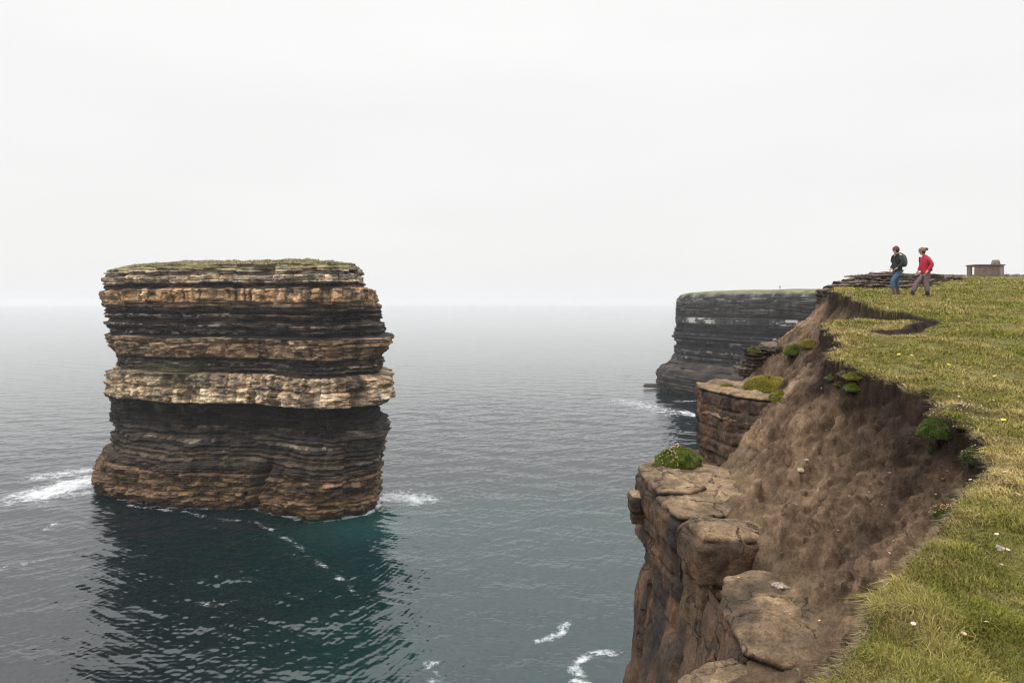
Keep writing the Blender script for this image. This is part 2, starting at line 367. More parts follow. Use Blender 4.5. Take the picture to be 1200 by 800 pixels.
# ------------------------------------------------------------------ headland
HB, HB2, HG = (.012, .0115, .012), (.028, .026, .025), (.062, .058, .053)
HD_Z = [(44, 41.5, .6, .1, .1, 4, .3, (.16, .15, .07), (.09, .085, .06)),
        (41.5, 34.5, .8, .35, .15, 6, .5, HB2, HG),
        (34.5, 32.5, .6, .2, .1, 6, .3, HB, HB2),
        (32.5, 29.3, 3.0, .1, .2, 5, .2, (.055, .052, .05), (.035, .034, .034)),
        (29.3, 24, .7, .5, .1, 9, .4, HB, HB),
        (24, 13.5, .75, .6, .12, 9, .5, HB, HB2),
        (13.5, -4, 1.1, .3, .35, 5, .7, (.075, .060, .048), (.038, .032, .028))]
HF = catmull([(73, 291), (78, 276), (86, 261), (94, 248), (104, 236), (118, 224), (140, 215), (200, 230), (400, 330), (430, 700), (220, 680), (150, 520), (104, 400), (84, 330), (73, 303)], True, .5)
pH = np.array([(-4, 6), (0, 6.5), (3, 8.2), (7, 8.8), (10, 6.5), (12.5, 3.0), (13.7, .3), (20, .2), (24, .8), (26, .2), (33, 0), (38, -.3), (40, -1.0), (41.5, -2.2), (42.2, -4), (42.6, -7)])
def head_off(S, Z, X, Y, nx):
    off, c = strata(S, Z, HD_Z, 23, (.4, 40, .2, 9))
    base = np.interp(Z, pH[:, 0], pH[:, 1])
    base = base*np.where(Z < 14, .35+.65*ss(.2, -.6, nx), 1)
    base = base+1.6*fbm(S/26, Z/60, 0, 3, 3)+.9*fbm(S/9, Z/6, 0, 3, 8)*ss(13, 9, Z)
    c = np.array(c)
    band = ss(29.6, 30.1, Z)*ss(32.2, 31.8, Z)
    k = band*ss(.05, .2, fbm(S/5, Z/9, 0, 3, 41))*.0
    pxl = X/Y*800+600
    k = band*np.clip(ss(803, 809, pxl)*ss(839, 834, pxl)+ss(914, 919, pxl)*ss(942, 936, pxl), 0, 1)*ss(-.22, .02, fbm(S/2.2, Z/1.1, 0, 5, 43))
    k = k+.8*ss(31.6, 31, Z)*ss(29.4, 30, Z)*ss(.35, .5, fbm(S/1.6, Z/1.3, 0, 3, 45))*ss(990, 930, pxl)
    rows = sum(np.exp(-((Z-zz)/.35)**2)*a*ss(.2, .45, fbm(S/2.2, zz, 0, 3, 50+i)) for i, (zz, a) in enumerate(((15.2, .9), (18.5, .8), (21.5, .5), (35.6, .35), (38.7, .3))))
    k = np.clip(k+rows*.7, 0, 1)[..., None]; c = c*(1-k)+np.array([.5, .49, .47])*k
    c = c*(1-.6*ss(1.6, .6, Z)[..., None])
    return off+base, c
hl = ring_wall('headland', HF, np.linspace(-3, 42.5, 230), head_off, M_strata, step=.45)
tag(hl[0], kind='structure')
rim = hl[1][-1]; cen = np.array([230., 400, 43]); tt = (np.linspace(0, 1, 60)**1.6)[:, None, None]
V = rim[None]*(1-tt)+cen*tt; V[..., 2] = rim[None, :, 2]+.9*np.minimum(tt[..., 0]*12, 1)+.35*fbm(V[..., 0]/14, V[..., 1]/14, 0, 3, 4)*np.minimum(tt[..., 0]*10, 1)
g = (.5+.5*fbm(V[..., 0]/9, V[..., 1]/9, 0, 3, 6))[..., None]; cc = np.array([.12, .13, .045])*(1-g)+np.array([.19, .17, .08])*g
tag(raw_mesh('headland_turf', V, grid_faces(60, len(rim), True), cols=cc, mat=M_sod), kind='structure')
HEAD_TOP = V

# ------------------------------------------------------------------ sea
th = np.concatenate([np.linspace(-88, -42, 60)[:-1], np.linspace(-42, 17, 900), np.linspace(17, 88, 90)[1:]])*np.pi/180
rr = np.concatenate([np.geomspace(6, 50, 60)[:-1], np.geomspace(50, 420, 1150)[:-1], np.geomspace(420, 3000, 420)[:-1], np.geomspace(3000, 42000, 120)])
TH, R = np.meshgrid(th, rr); X = R*np.sin(TH); Y = R*np.cos(TH); Z = np.zeros_like(X)
cell = np.gradient(rr)[:, None]*np.ones_like(X)
wr = np.random.default_rng(5)
for i in range(64):
    lam = 0.7*(16/0.7)**wr.random(); k = 2*np.pi/lam
    a = math.radians(100)+wr.normal(0, .55)            # travels roughly sideways and towards the shore
    amp = .0084*lam**.64*wr.uniform(.6, 1.3)
    att = ss(1.2, 3.0, lam/cell)
    ph = k*(X*math.cos(a)+Y*math.sin(a))+wr.uniform(0, 6.28)
    Z += att*amp*(np.sin(ph)+.18*np.sin(2*ph))
gust = (.75+.35*fbm(X/60, Y/60, 0, 3, 70))*(1-.74*ss(110, 380, R))
Z *= gust
foam = np.zeros_like(X); 
def patch(P, w, a, along=True):
    w = w*1.5
    d, _ = dist_poly(X, Y, np.array(P, float)); return a*np.exp(-(d/w)**2)
def G(px, py): D = H/((py-355)/800); return ((px-600)/800*D, D)
near = (R < 400)
def addf(P, w, a):
    global foam
    foam = np.maximum(foam, patch([G(*p) for p in P], w, a))
addf([(50, 578), (90, 566), (122, 560)], 6.0, 1.0); addf([(-10, 592), (40, 582), (100, 578)], 4.0, .72); addf([(50, 558), (115, 550)], 4.5, .8)
addf([(448, 582), (470, 581), (492, 585)], 4.2, .9); addf([(405, 603), (420, 599)], 1.0, .95)
addf([(215, 600), (250, 606), (300, 612), (350, 640), (385, 668), (430, 702)], .8, .62); addf([(150, 592), (205, 600)], .6, .7); addf([(240, 610), (360, 655)], 3.5, .42)
addf([(-5, 668), (30, 660), (60, 652)], 1.1, .66); addf([(55, 620), (75, 610)], 1.4, .6); addf([(20, 700), (90, 680)], 2.0, .42)
addf([(632, 752), (655, 742), (664, 730)], .8, .8); addf([(722, 762), (692, 763), (676, 780), (680, 800), (700, 812)], .9, .8); addf([(504, 775), (512, 800)], 1.0, .62)
addf([(245, 705), (270, 712)], 2.5, .5)
addf([(733, 470), (760, 476), (790, 484)], 9, .72); addf([(795, 470), (812, 470)], 3, .75); addf([(800, 482), (816, 487)], 3, .9)
m_ = (R > 95) & (R < 200) & (X < 0)
dw, _ = dist_poly(X[m_], Y[m_], FOOT[::12], True)
wash = np.zeros_like(X); wash[m_] = .62*np.exp(-(dw/1.3)**2)+.30*np.exp(-(dw/4)**2); foam = np.maximum(foam, wash)
shal = np.zeros_like(X)
for (p, w, a) in (([(430, 615), (455, 612)], 9, 1.0), ([(560, 620), (700, 640)], 22, .55), ([(520, 760), (700, 780)], 14, .5), ([(500, 585), (520, 580)], 12, .5), ([(650, 700), (720, 680)], 14, .5)):
    shal = np.maximum(shal, patch([G(*q) for q in p], w, a))
sea = raw_mesh('sea', np.stack([X, Y, Z], -1), grid_faces(len(rr), len(th)), smooth=True, attrs={'foam': foam, 'shal': shal})
tag(sea, kind='structure')
m, t, p = mat_new('sea_water'); sea.data.materials.append(m)
af = N('ShaderNodeAttribute', t, attribute_name='foam'); ash = N('ShaderNodeAttribute', t, attribute_name='shal')
n1 = noise_node(t, .45, 10, .85); n2 = noise_node(t, .02, 3, .5)
ad = N('ShaderNodeMath', t, operation='ADD'); t.links.new(af.outputs['Fac'], ad.inputs[0]); t.links.new(rng_node(t, n1.outputs[0], .3, .7, .0, 1.0), ad.inputs[1])
fm = rng_node(t, ad.outputs[0], 1.12, 1.62, 0, 1)
deep = mixc(t, 'MIX', rng_node(t, n2.outputs[0], .35, .65, 0, 1), (.0006, .0042, .0056, 1), (.0012, .0085, .0110, 1))
body = mixc(t, 'MIX', ash.outputs['Fac'], deep, (.004, .034, .032, 1))
colr = mixc(t, 'MIX', fm, body, (.72, .75, .76, 1))
t.links.new(colr, p.inputs['Base Color']); t.links.new(rng_node(t, fm, 0, 1, .07, .8), p.inputs['Roughness']); p.inputs['IOR'].default_value = 1.5
nb = noise_node(t, 2.4, 5, .6, sc=(1, 1.6, 1)); bb = N('ShaderNodeBump', t); bb.inputs['Strength'].default_value = .35; bb.inputs['Distance'].default_value = .05
t.links.new(nb.outputs[0], bb.inputs['Height']); t.links.new(bb.outputs[0], p.inputs['Normal'])

# ------------------------------------------------------------------ haze: one closed box of thin even air
x0, x1, y0, y1, z0, z1 = -44000, 44000, -3000, 44000, -6, 75
hv = np.array([(x, y, z) for z in (z0, z1) for y in (y0, y1) for x in (x0, x1)], float)
hz = raw_mesh('haze', hv, [(0, 2, 3, 1), (4, 5, 7, 6), (0, 1, 5, 4), (2, 6, 7, 3), (0, 4, 6, 2), (1, 3, 7, 5)])
tag(hz, kind='stuff')
hm = bpy.data.materials.new('haze_air'); hm.use_nodes = True; ht = hm.node_tree; ht.nodes.clear()
ho = N('ShaderNodeOutputMaterial', ht); hp = N('ShaderNodeVolumePrincipled', ht); ht.links.new(hp.outputs[0], ho.inputs['Volume'])
hp.inputs['Color'].default_value = (.97, .98, 1, 1); hp.inputs['Density'].default_value = .00017; hp.inputs['Anisotropy'].default_value = .2
hz.data.materials.append(hm)
# ------------------------------------------------------------------ near land: turf, bare soil slope, ledges
E_LINE = np.array([(-60, -20), (-20, -4), (-8, -.8), (-2.5, .2), (-.75, .7), (.38, 1.65), (1.2, 2.58), (1.75, 3.2), (2.2, 3.72), (2.65, 4.2), (3.15, 4.65), (3.6, 5.2), (3.95, 5.7), (4.2, 6.25), (4.33, 6.9), (4.40, 7.6), (4.5, 8.4), (4.62, 9.2), (4.85, 10.2), (5.5, 11.4), (5.9, 12.4), (6.1, 13.2), (6.5, 14.2), (7.2, 15.2), (8.1, 15.9), (9.0, 16.2), (9.5, 16.7), (9.6, 17.6), (10.1, 19), (11.0, 21.5), (11.7, 24), (12.5, 26.5), (13.5, 28.8), (15.0, 31), (17.5, 36), (20.5, 39.5), (30, 46.2), (40, 60.2), (60, 90.2), (80, 110.2), (125, 165), (141, 200), (122, 226)], float)
C_LINE = np.array([(-60, -16), (-20, .5), (-8, 1.6), (-3, 2.4), (-1.2, 3.1), (.2, 4.2), (1.05, 5.45), (1.45, 6.0), (2.1, 6.35), (2.3, 7.0), (2.65, 8.15), (3.0, 8.22), (3.15, 8.5), (3.0, 8.8), (2.7, 8.95), (2.6, 9.6), (2.65, 11.4), (2.7, 13), (3.2, 13.7), (4.3, 14.3), (5.3, 15.1), (6.2, 16.5), (7.6, 19), (8.6, 21.3), (7.9, 22.4), (7.2, 24.6), (7.0, 26), (8.5, 27.6), (9.7, 28), (10.2, 30), (11.8, 32), (13.8, 33.5), (15.8, 35.5), (18, 38), (22, 41.5), (30, 46), (40, 60), (60, 90), (80, 110), (125, 164), (140, 200), (121, 225)], float)
bz_k = np.array([(-80, -1.65), (0, -1.65), (2, -1.49), (23.5, .254), (30, .74), (36, 1.2), (42, 1.55), (50, 1.9), (62, 2.3), (80, 2.7), (110, 3.3), (200, 4.2), (300, 4.6), (600, 5)])
PATCH = np.array([(5.9, 12.9), (7.6, 13.15), (8.6, 14.2), (9.75, 15.5), (9.45, 16.75), (8.0, 17), (5.5, 15.5)])
CRACK = np.array([(7.35, 13.0), (7.9, 13.3), (8.5, 13.9), (9.1, 14.6), (9.75, 15.35), (9.55, 15.9), (9.35, 16.6)])
NEARL = np.array([(7.35, 12.95), (7.9, 13.3), (8.5, 13.95), (9.1, 14.7), (9.75, 15.45)]); UPL = np.array([(9.75, 15.5), (9.6, 16.1), (9.42, 16.8)])
def turf_z(X, Y):
    z = np.interp(Y, bz_k[:, 0], bz_k[:, 1])
    z = z+.10*fbm(X/3.2, Y/3.2, 0, 3, 201)+.065*fbm(X/.5, Y/.5, 0, 3, 202)+.018*fbm(X/.14, Y/.14, 0, 2, 203)
    dp, sp = dist_poly(X, Y, PATCH, True)
    ins = ss(-.05, .05, np.where(sp < 0, dp, -dp)+.05*vn(X*4, Y*4))
    dn, _ = dist_poly(X, Y, NEARL); du, _ = dist_poly(X, Y, UPL)
    z = z+ins*(np.interp(X, [7.3, 8.2, 9.2], [.03, .10, .09])*np.exp(-(dn/.7)**2)-.27*np.exp(-(du/1.2)**2))-.07*(1-ins)*np.exp(-(dn/.45)**2)
    z = z-.29*ss(27.0, 31, Y)*ss(25, 15.5, X)
    ln = np.where((np.minimum(dn, du) < .5), np.abs(np.where(sp < 0, dp, -dp)+.05*vn(X*4, Y*4)-.03)*.9, 9)
    return z, ln
def land(X, Y):
    """height (relative to the eye), turf weight, distance seaward of the turf edge, distance inside the rock edge"""
    sc_ = np.clip(Y/7, .25, 1)
    wx = .27*fbm(X/.8, Y/.8, 0, 3, 211)+.09*fbm(X/.22, Y/.22, 0, 2, 212); wy = .27*fbm(X/.8, Y/.8, 0, 3, 213)+.09*fbm(X/.22, Y/.22, 0, 2, 214)
    de, se = dist_poly(X+wx*sc_, Y+wy*sc_, E_LINE); de = -de*se      # + seaward
    dc, sc = dist_poly(X, Y, C_LINE); dc = dc*sc            # + inland
    tz, dcr = turf_z(X, Y)
    d = np.maximum(de, 0)
    dn = d
    lump = fbm(X/.9, Y/.9, 0, 3, 221); rg = 1-np.abs(fbm(X/.42, Y/.42, 0, 4, 222)); fine = fbm(X/.11, Y/.11, 0, 3, 223)
    gul = vn((X+.35*Y)/.35, (Y)/1.6, 0, 224)
    slope = tz-.26-np.interp(Y, [0, 4.5, 6.5, 9, 12, 15, 20, 23, 26, 27.5, 29], [1.3, 1.35, 1.65, 1.65, 1.42, 1.35, 1.35, 1.75, 1.6, 1.1, .95])*d
    led = -3.36+.05*lump-.06*ss(.6, 0, dc)+np.interp(Y, [0, 14, 20, 30], [0, 0, .1, .15])+.09*ss(9.0, 8.2, Y)*ss(.35, .8, dc)
    k = .30; hgt = np.clip(.5+.5*(slope-led)/k, 0, 1); zz = led*(1-hgt)+slope*hgt+k*hgt*(1-hgt)
    rough = ss(.03, .35, d)
    onslope = ss(-3.25, -2.8, zz)
    zz = zz+rough*(.10*lump*onslope+.07*(rg-.75)*(.3+.7*onslope)+.015*fine)
    lip = ss(0, .07, de)
    z = tz*(1-lip)+zz*lip
    return z, de, dc, dcr, onslope
def rgb(*a): return np.array(a, float)
def land_col(X, Y, z, de, dc, dcr, onslope):
    n = fbm(X/.7, Y/.7, 0, 4, 231)[..., None]; n2 = fbm(X/2.1, Y/2.1, 0, 3, 232)[..., None]; n3 = fbm(X/.13, Y/.13, 0, 3, 234)[..., None]
    soil = lerp(rgb(.098, .064, .041), rgb(.235, .158, .100), np.clip(.5+.9*n, 0, 1))
    soil = lerp(soil, rgb(.072, .048, .034), ss(-.05, .3, n2)*.8)
    soil = soil*(1+.5*n3)*(1-.45*ss(.1, .45, fbm(X/.3, Y/.5, 0, 4, 236)))[..., None]
    ledge = lerp(rgb(.17, .118, .072), rgb(.085, .058, .038), np.clip(.5+.9*n, 0, 1))
    soil = lerp(ledge, soil, onslope[..., None])
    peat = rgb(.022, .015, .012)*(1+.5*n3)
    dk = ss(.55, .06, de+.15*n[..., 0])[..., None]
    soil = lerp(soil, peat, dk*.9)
    g = np.clip(.5+.8*fbm(X/1.1, Y/1.1, 0, 4, 233), 0, 1)[..., None]
    turf = lerp(rgb(.085, .085, .020), rgb(.17, .14, .055), g)*(1+.4*n3)
    c = np.where((de > .0)[..., None], soil, turf)
    ck = np.exp(-(dcr/.11)**4)[..., None]*(de < 0)[..., None]
    return lerp(c, peat, ck)
az = np.concatenate([np.linspace(-150, 3, 120)[:-1], np.linspace(3, 8, 60)[:-1], np.linspace(8, 38.5, 900)[:-1], np.linspace(38.5, 60, 80)[:-1], np.linspace(60, 150, 40)])*np.pi/180
rd = np.concatenate([np.geomspace(.25, 2.6, 40)[:-1], np.geomspace(2.6, 46, 1000)[:-1], np.geomspace(46, 260, 160)])
TH, R = np.meshgrid(az, rd); X = R*np.sin(TH); Y = R*np.cos(TH)
z, de, dc, dcr, osl = land(X, Y)
cc = land_col(X, Y, z, de, dc, dcr, osl)
F = grid_faces(len(rd), len(az)); flat = lambda a: a.ravel()[F].mean(1)
V = np.stack([X, Y, H+z-1.7*ss(.10, -.02, dc)], -1)
gx = np.gradient(V, axis=0); gy = np.gradient(V, axis=1); nn = np.cross(gy, gx); nn /= np.linalg.norm(nn, axis=-1, keepdims=True)+1e-12
nn *= np.sign(nn[..., 2:3])
vis = (de > .02) & (R > 2.5) & (R < 46) & (TH > .1) & (TH < .75)
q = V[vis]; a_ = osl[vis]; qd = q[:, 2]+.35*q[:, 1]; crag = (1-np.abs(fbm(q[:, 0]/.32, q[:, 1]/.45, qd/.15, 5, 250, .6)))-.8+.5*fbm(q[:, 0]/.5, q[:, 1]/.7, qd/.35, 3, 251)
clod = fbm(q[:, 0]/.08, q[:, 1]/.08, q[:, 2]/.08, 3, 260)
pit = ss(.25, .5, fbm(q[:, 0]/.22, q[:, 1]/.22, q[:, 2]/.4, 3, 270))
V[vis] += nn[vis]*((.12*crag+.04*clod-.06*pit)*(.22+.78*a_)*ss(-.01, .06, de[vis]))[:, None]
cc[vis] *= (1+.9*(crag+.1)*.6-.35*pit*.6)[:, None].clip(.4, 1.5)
keep = flat(dc) > -.04; turf_f = flat(de) < 0.0
def sub(name, fm, mat):
    f = F[fm]; u, inv = np.unique(f, return_inverse=True)
    return raw_mesh(name, V.reshape(-1, 3)[u], inv.reshape(-1, 4), cols=cc.reshape(-1, 3)[u], smooth=True, mat=mat)
tag(sub('grassy_ground', keep & turf_f, M_sod), kind='structure')
tag(sub('soil_slope', keep & ~turf_f, M_dirt), kind='structure')
# inland ground filling the gap to the headland
# ------------------------------------------------------------------ grass (blades)
def scatter(n, a0, a1, r0, r1, seed, p=1.0):
    r = np.random.default_rng(seed); a = np.radians(r.uniform(a0, a1, n)); u = r.random(n)
    R = np.exp(np.log(r0)+(np.log(r1)-np.log(r0))*u**p)
    return R*np.sin(a), R*np.cos(a)
def blades(n, a0, a1, r0, r1, seed, hmul=1.0, p=1.0):
    r = np.random.default_rng(seed+1)
    cx, cy = scatter(n//9, a0, a1, r0, r1, seed, p)
    D = np.hypot(cx, cy)
    spread = .02+.0055*D
    x = (cx[:, None]+r.normal(0, 1, (len(cx), 9))*spread[:, None]).ravel(); y = (cy[:, None]+r.normal(0, 1, (len(cx), 9))*spread[:, None]).ravel()
    ci = np.repeat(np.arange(len(cx)), 9)
    z, de, dc, dcr, _ = land(x, y)
    ok = (de < -.0) & (np.exp(-(dcr/.10)**4) < .4) & (dc > .05)
    x, y, z, de, ci = x[ok], y[ok], z[ok], de[ok], ci[ok]
    D = np.hypot(x, y)
    long = ss(-.1, .5, fbm(x/.8, y/.8, 0, 3, 240))
    edge = ss(-.5, -.02, de)
    tus = ss(-.15, .45, fbm(x/.22, y/.22, 0, 2, 243))
    h = (.011+.016*long+.028*tus+.010*edge)*(1+.028*D)*hmul
    w = np.maximum(.0032, .0011*D)
    n1 = fbm(x/1.3, y/1.3, 0, 4, 241); n2 = fbm(x/.35, y/.35, 0, 3, 242)
    dry = np.clip(np.where(True, .32, 0)+.95*n1+.75*n2+.35*edge+r.normal(0, .16, len(x))+.12*(hsh(ci, 3)-.5), 0, 1)[:, None]
    g = lerp(rgb(.100, .115, .016), rgb(.25, .245, .036), hsh(ci, 5)[:, None])
    s = lerp(rgb(.27, .215, .070), rgb(.50, .39, .17), r.random((len(x), 1)))
    c = lerp(g, s, dry**1.15)*(.78+.35*tus[:, None])*(.8+.4*r.random((len(x), 1)))
    br = (r.random(len(x)) < .05)[:, None]; c = np.where(br, rgb(.17, .09, .045), c)
    seaw = np.zeros((len(x), 2)); out = np.stack([r.normal(.1, .55, len(x)), r.normal(-.1, .5, len(x))], 1)
    out += (-np.array([.8, -.3]))[None]*edge[:, None]*.7
    P = np.stack([x, y, H+z-.006], 1)
    return P, h, w, c, out
parts = [blades(330000, 12, 39, 2.3, 9, 300, p=.9), blades(300000, 16, 39, 8, 47, 320, 1.0), blades(26000, 39, 75, 1.8, 14, 340, 1.3), blades(20000, -60, 20, .8, 2.6, 360, 1.0)]
P, h, w, c, out = (np.concatenate([q[i] for q in parts]) for i in range(5))
# dry grass and roots hanging over the broken lip
rh = np.random.default_rng(77); hx, hy = scatter(420000, 10, 39, 2.4, 30, 378)
hz_, hde, hdc, _, _ = land(hx, hy); ok = (hde > -.035) & (hde < .03) & (hdc > .3); hx, hy, hz_, hde = hx[ok], hy[ok], hz_[ok], hde[ok]
hz_ = turf_z(hx, hy)[0]; nh = len(hx); Dh = np.hypot(hx, hy)
P = np.concatenate([P, np.stack([hx, hy, H+hz_-.012-.05*rh.random(nh)], 1)]); h = np.r_[h, np.full(nh, .035)*(1+.03*Dh)]; w = np.r_[w, np.maximum(.003, .001*Dh)]
hc = lerp(rgb(.10, .085, .035), rgb(.34, .27, .13), rh.random((nh, 1))**1.3); c = np.concatenate([c, hc]); out = np.concatenate([out, np.stack([rh.normal(-1.3, .5, nh), rh.normal(.1, .7, nh)], 1)])
gr = tufts('grass', P, h, w, c, 1.0, 9, M_blade, out=out)
tag(gr, kind='stuff')
# ------------------------------------------------------------------ cliff wall under the near ledges, rock blocks
WALL = [(1.02, .10, .085, .062), (.16, .11, .078)]
RK_A, RK_B, RK_D, RK_O = rgb(.105, .068, .043), rgb(.045, .033, .026), rgb(.017, .016, .016), rgb(.15, .07, .03)
def rock_col(X, Y, Z, nz, seed=0):
    n = fbm(X/.6, Y/.6, Z/.9, 4, 400+seed)[..., None]; m_ = fbm(X/.25, Y/.25, Z/1.3, 4, 410+seed)[..., None]; k = fbm(X/1.1, Y/1.1, Z/1.5, 3, 420+seed)[..., None]
    c = lerp(RK_B, RK_A, np.clip(.5+1.1*n, 0, 1)); c = lerp(c, RK_D, ss(.02, .4, k)*.8); c = lerp(c, RK_O, ss(.12, .45, m_)*.6)
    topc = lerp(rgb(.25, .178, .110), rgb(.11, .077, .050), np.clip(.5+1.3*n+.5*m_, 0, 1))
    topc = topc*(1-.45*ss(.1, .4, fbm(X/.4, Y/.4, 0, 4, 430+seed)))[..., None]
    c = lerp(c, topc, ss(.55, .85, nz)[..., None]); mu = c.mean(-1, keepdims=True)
    return np.clip(mu+(c-mu)*1.15, .004, 1)*1.1
CW = np.array([(-20, .5), (-8, 1.6), (-3, 2.4), (-1.2, 3.1), (.2, 4.2), (1.1, 5.5), (1.6, 6.2), (2.25, 7.0), (2.55, 8.0), (2.68, 9.6), (2.70, 11.4), (2.8, 13.2), (3.3, 13.9), (4.4, 14.5), (5.5, 15.3), (6.3, 16.8), (7.6, 19.2), (8.6, 21.5), (8.1, 22.6), (7.6, 24.6), (7.4, 26), (8.7, 27.6), (9.9, 28.2), (10.4, 30), (12, 32), (14, 33.5), (16, 35.5), (18.3, 38), (22.2, 41.5), (30.3, 46), (40, 60), (60, 90), (80, 110), (125, 164), (140, 200), (124, 219), (112, 232)])[::-1]
def wall_off(S, Z, X, Y, nx):
    zr = Z-H
    r = np.random.default_rng(3)
    b = np.cumsum(r.uniform(.7, 2.2, 40)); b = -3.0-b[::-1]
    Zw = zr+.25*(Y-10)*.12+.1*fbm(S/2, zr/2, 0, 2, 71)
    L = np.clip(np.searchsorted(b, Zw), 1, len(b)-1); t = np.clip((Zw-b[L-1])/(b[L]-b[L-1]), 0, 1)
    out = np.interp(-zr, [3.2, 3.9, 4.3, 4.9, 5.6, 6.6, 9, 38], [-.05, .0, .10, .24, .38, .5, .8, 1.4])
    blk = np.floor(S/.8+hsh(L, 5)*7+.12*zr); ft = S/.8+hsh(L, 5)*7+.12*zr; ft = ft-np.floor(ft)
    off = .22*(hsh(L, 8)-.5)+.16*(hsh(L, blk, 2)-.5)-.06*np.abs(2*t-1)**25-.09*np.exp(-(np.minimum(ft, 1-ft)/.025)**2)+.10*fbm(S/.8, zr/.9, 0, 4, 72)+.02*fbm(S/.1, zr/.1, 0, 3, 73)
    return off, rock_col(X, Y, Z, np.zeros_like(Z)), Z, -out*ss(20, 13, Y)*ss(-2, 0, X)
kk = [i for i, p_ in enumerate(CW) if tuple(p_) == (16, 35.5)][0]
tag(ring_wall('cliff', CW[kk:], np.r_[np.linspace(-1, 26, 60), np.linspace(26.15, 34.35, 210)], wall_off, M_rock, closed=False, step=.05)[0], kind='structure')
tag(ring_wall('far_cliff', CW[:kk+1], np.linspace(-1, 35.5, 60), wall_off, M_rock, closed=False, step=.6)[0], kind='structure')

def rock_block(name, foot, ztop, zbot, bevel=.10, seed=0, rough=.05, layers=.35, tilt=(0, 0), step=.035, dome=.05, taper=0.0, mat=None, cols=None, parent=None, cutz=None, smooth=True, lin=False):
    """a joint-bounded block with rounded upper edges; foot counter-clockwise, z relative to the eye"""
    foot = np.array(foot, float)
    Q = catmull(foot, True, step) if not lin else foot
    P, s = resample(Q, step, True)
    for _ in range(3): P = (np.roll(P, 1, 0)+2*P+np.roll(P, -1, 0))/4
    bv = bevel*np.clip(1+1.6*fbm(s/.28, 0, 0, 4, 545+seed), .3, 2.4)[:, None]
    T = np.roll(P, -1, 0)-np.roll(P, 1, 0); T /= np.linalg.norm(T, axis=1)[:, None]+1e-9; Nn = np.stack([T[:, 1], -T[:, 0]], 1)
    cen = P.mean(0); rad = np.linalg.norm(P-cen, axis=1).mean()
    hh = ztop-zbot; nz_ = max(6, int((hh-bevel)/step)); na = 7; nt_ = max(8, int(rad/step))
    rows = []; nzs = []
    for z_ in np.linspace(zbot, ztop-bevel, nz_, endpoint=False):
        rows.append((P+Nn*(taper*(ztop-z_))+Nn*(.9*rough*fbm(s/.3, z_/2, 0, 4, 540+seed))[:, None], z_, 0.0, 0.0))
    for a in np.linspace(0, math.pi/2, na):
        rows.append((P-Nn*bv*(1-math.cos(a))+Nn*(.9*rough*fbm(s/.3, 0, 0, 4, 540+seed))[:, None], ztop-bevel+bevel*math.sin(a), math.sin(a), 0.0))
    base = P-Nn*bv+Nn*(.9*rough*fbm(s/.3, 0, 0, 4, 540+seed))[:, None]
    for q in np.linspace(0, 1, nt_+1)[1:]:
        rows.append((base*(1-q)+cen*q, ztop+dome*(1-(1-q)**2), 1.0, q))
    V = np.stack([np.c_[r_[0], np.full(len(P), r_[1])] for r_ in rows]); NZ = np.stack([np.full(len(P), r_[2]) for r_ in rows])
    V[..., 2] += tilt[0]*(V[..., 0]-cen[0])+tilt[1]*(V[..., 1]-cen[1])
    X, Y, Z = V[..., 0], V[..., 1], V[..., 2]
    d = rough*NZ*1.2*fbm(X/.9, Y/.9, 0, 3, 505+seed)+rough*(1.0*fbm(X/.5, Y/.5, Z/.5, 3, 500+seed)+.5*fbm(X/.13, Y/.13, Z/.13, 4, 510+seed))
    if layers:
        q = (Z+.06*fbm(X/.7, Y/.7, 0, 2, 520+seed))/layers+seed*1.3; L = np.floor(q); t = q-L
        d = d+(1-NZ)*(rough*1.6*(hsh(L, 7+seed)-.5)-rough*1.3*np.abs(2*t-1)**10)
        q2 = s[None]/(layers*1.9)+hsh(L, 3+seed)*5; b2_ = np.floor(q2); t2 = np.abs(2*(q2-b2_)-1); d = d+(1-NZ)*(rough*1.2*(hsh(L, b2_, 9+seed)-.5)-rough*1.0*t2**16)
    out = np.concatenate([Nn[None]*np.sqrt(np.clip(1-NZ**2, 0, 1))[..., None], NZ[..., None]], -1)
    d = d+.5*rough*(1-np.abs(fbm(X/.18, Y/.18, Z/.3, 4, 530+seed))-.75)*(1.6-NZ)+.008*fbm(X/.03, Y/.03, Z/.03, 2, 531+seed)
    V = V+out*d[..., None]; V[..., 2] += H+(0 if smooth else .10)*fbm(X/1.3, Y/1.3, 0, 3, 560)
    c = rock_col(X, Y, Z, NZ, seed) if cols is None else cols(X, Y, Z, NZ)
    o = raw_mesh(name, V, grid_faces(len(rows), len(P), True), cols=c, smooth=smooth, mat=mat or M_rock, parent=parent)
    return o
def structure_block(*a, **k): return tag(rock_block('rock_ledge', *a, **k), kind='structure')
structure_block([(2.42, 13.3), (2.38, 12.2), (2.40, 11.0), (2.46, 10.15), (2.85, 10.1), (3.5, 10.4), (4.0, 11.6), (4.2, 13.2), (3.7, 13.95), (2.9, 13.85)], -3.17, -4.45, .09, 1, .06, .45, dome=.03, lin=True)
structure_block([(2.36, 12.1), (2.39, 11.3), (2.9, 11.15), (3.3, 11.6), (3.2, 12.3), (2.8, 12.5)], -3.10, -4.0, .08, 2, .05, .5, dome=.04, lin=True)
structure_block([(2.20, 12.9), (2.20, 12.5), (2.5, 12.45), (2.5, 12.95)], -3.55, -4.05, .02, 3, .03, .3, lin=True)
structure_block([(2.40, 9.6), (2.45, 8.86), (2.95, 8.82), (3.42, 8.92), (3.5, 9.4), (3.2, 9.85), (2.65, 9.95)], -3.06, -4.35, .10, 4, .06, .6, dome=.07, lin=True)
structure_block([(2.43, 9.6), (2.44, 8.84), (2.60, 8.84), (2.60, 9.6)], -3.30, -4.30, .02, 5, .03, .3, lin=True)
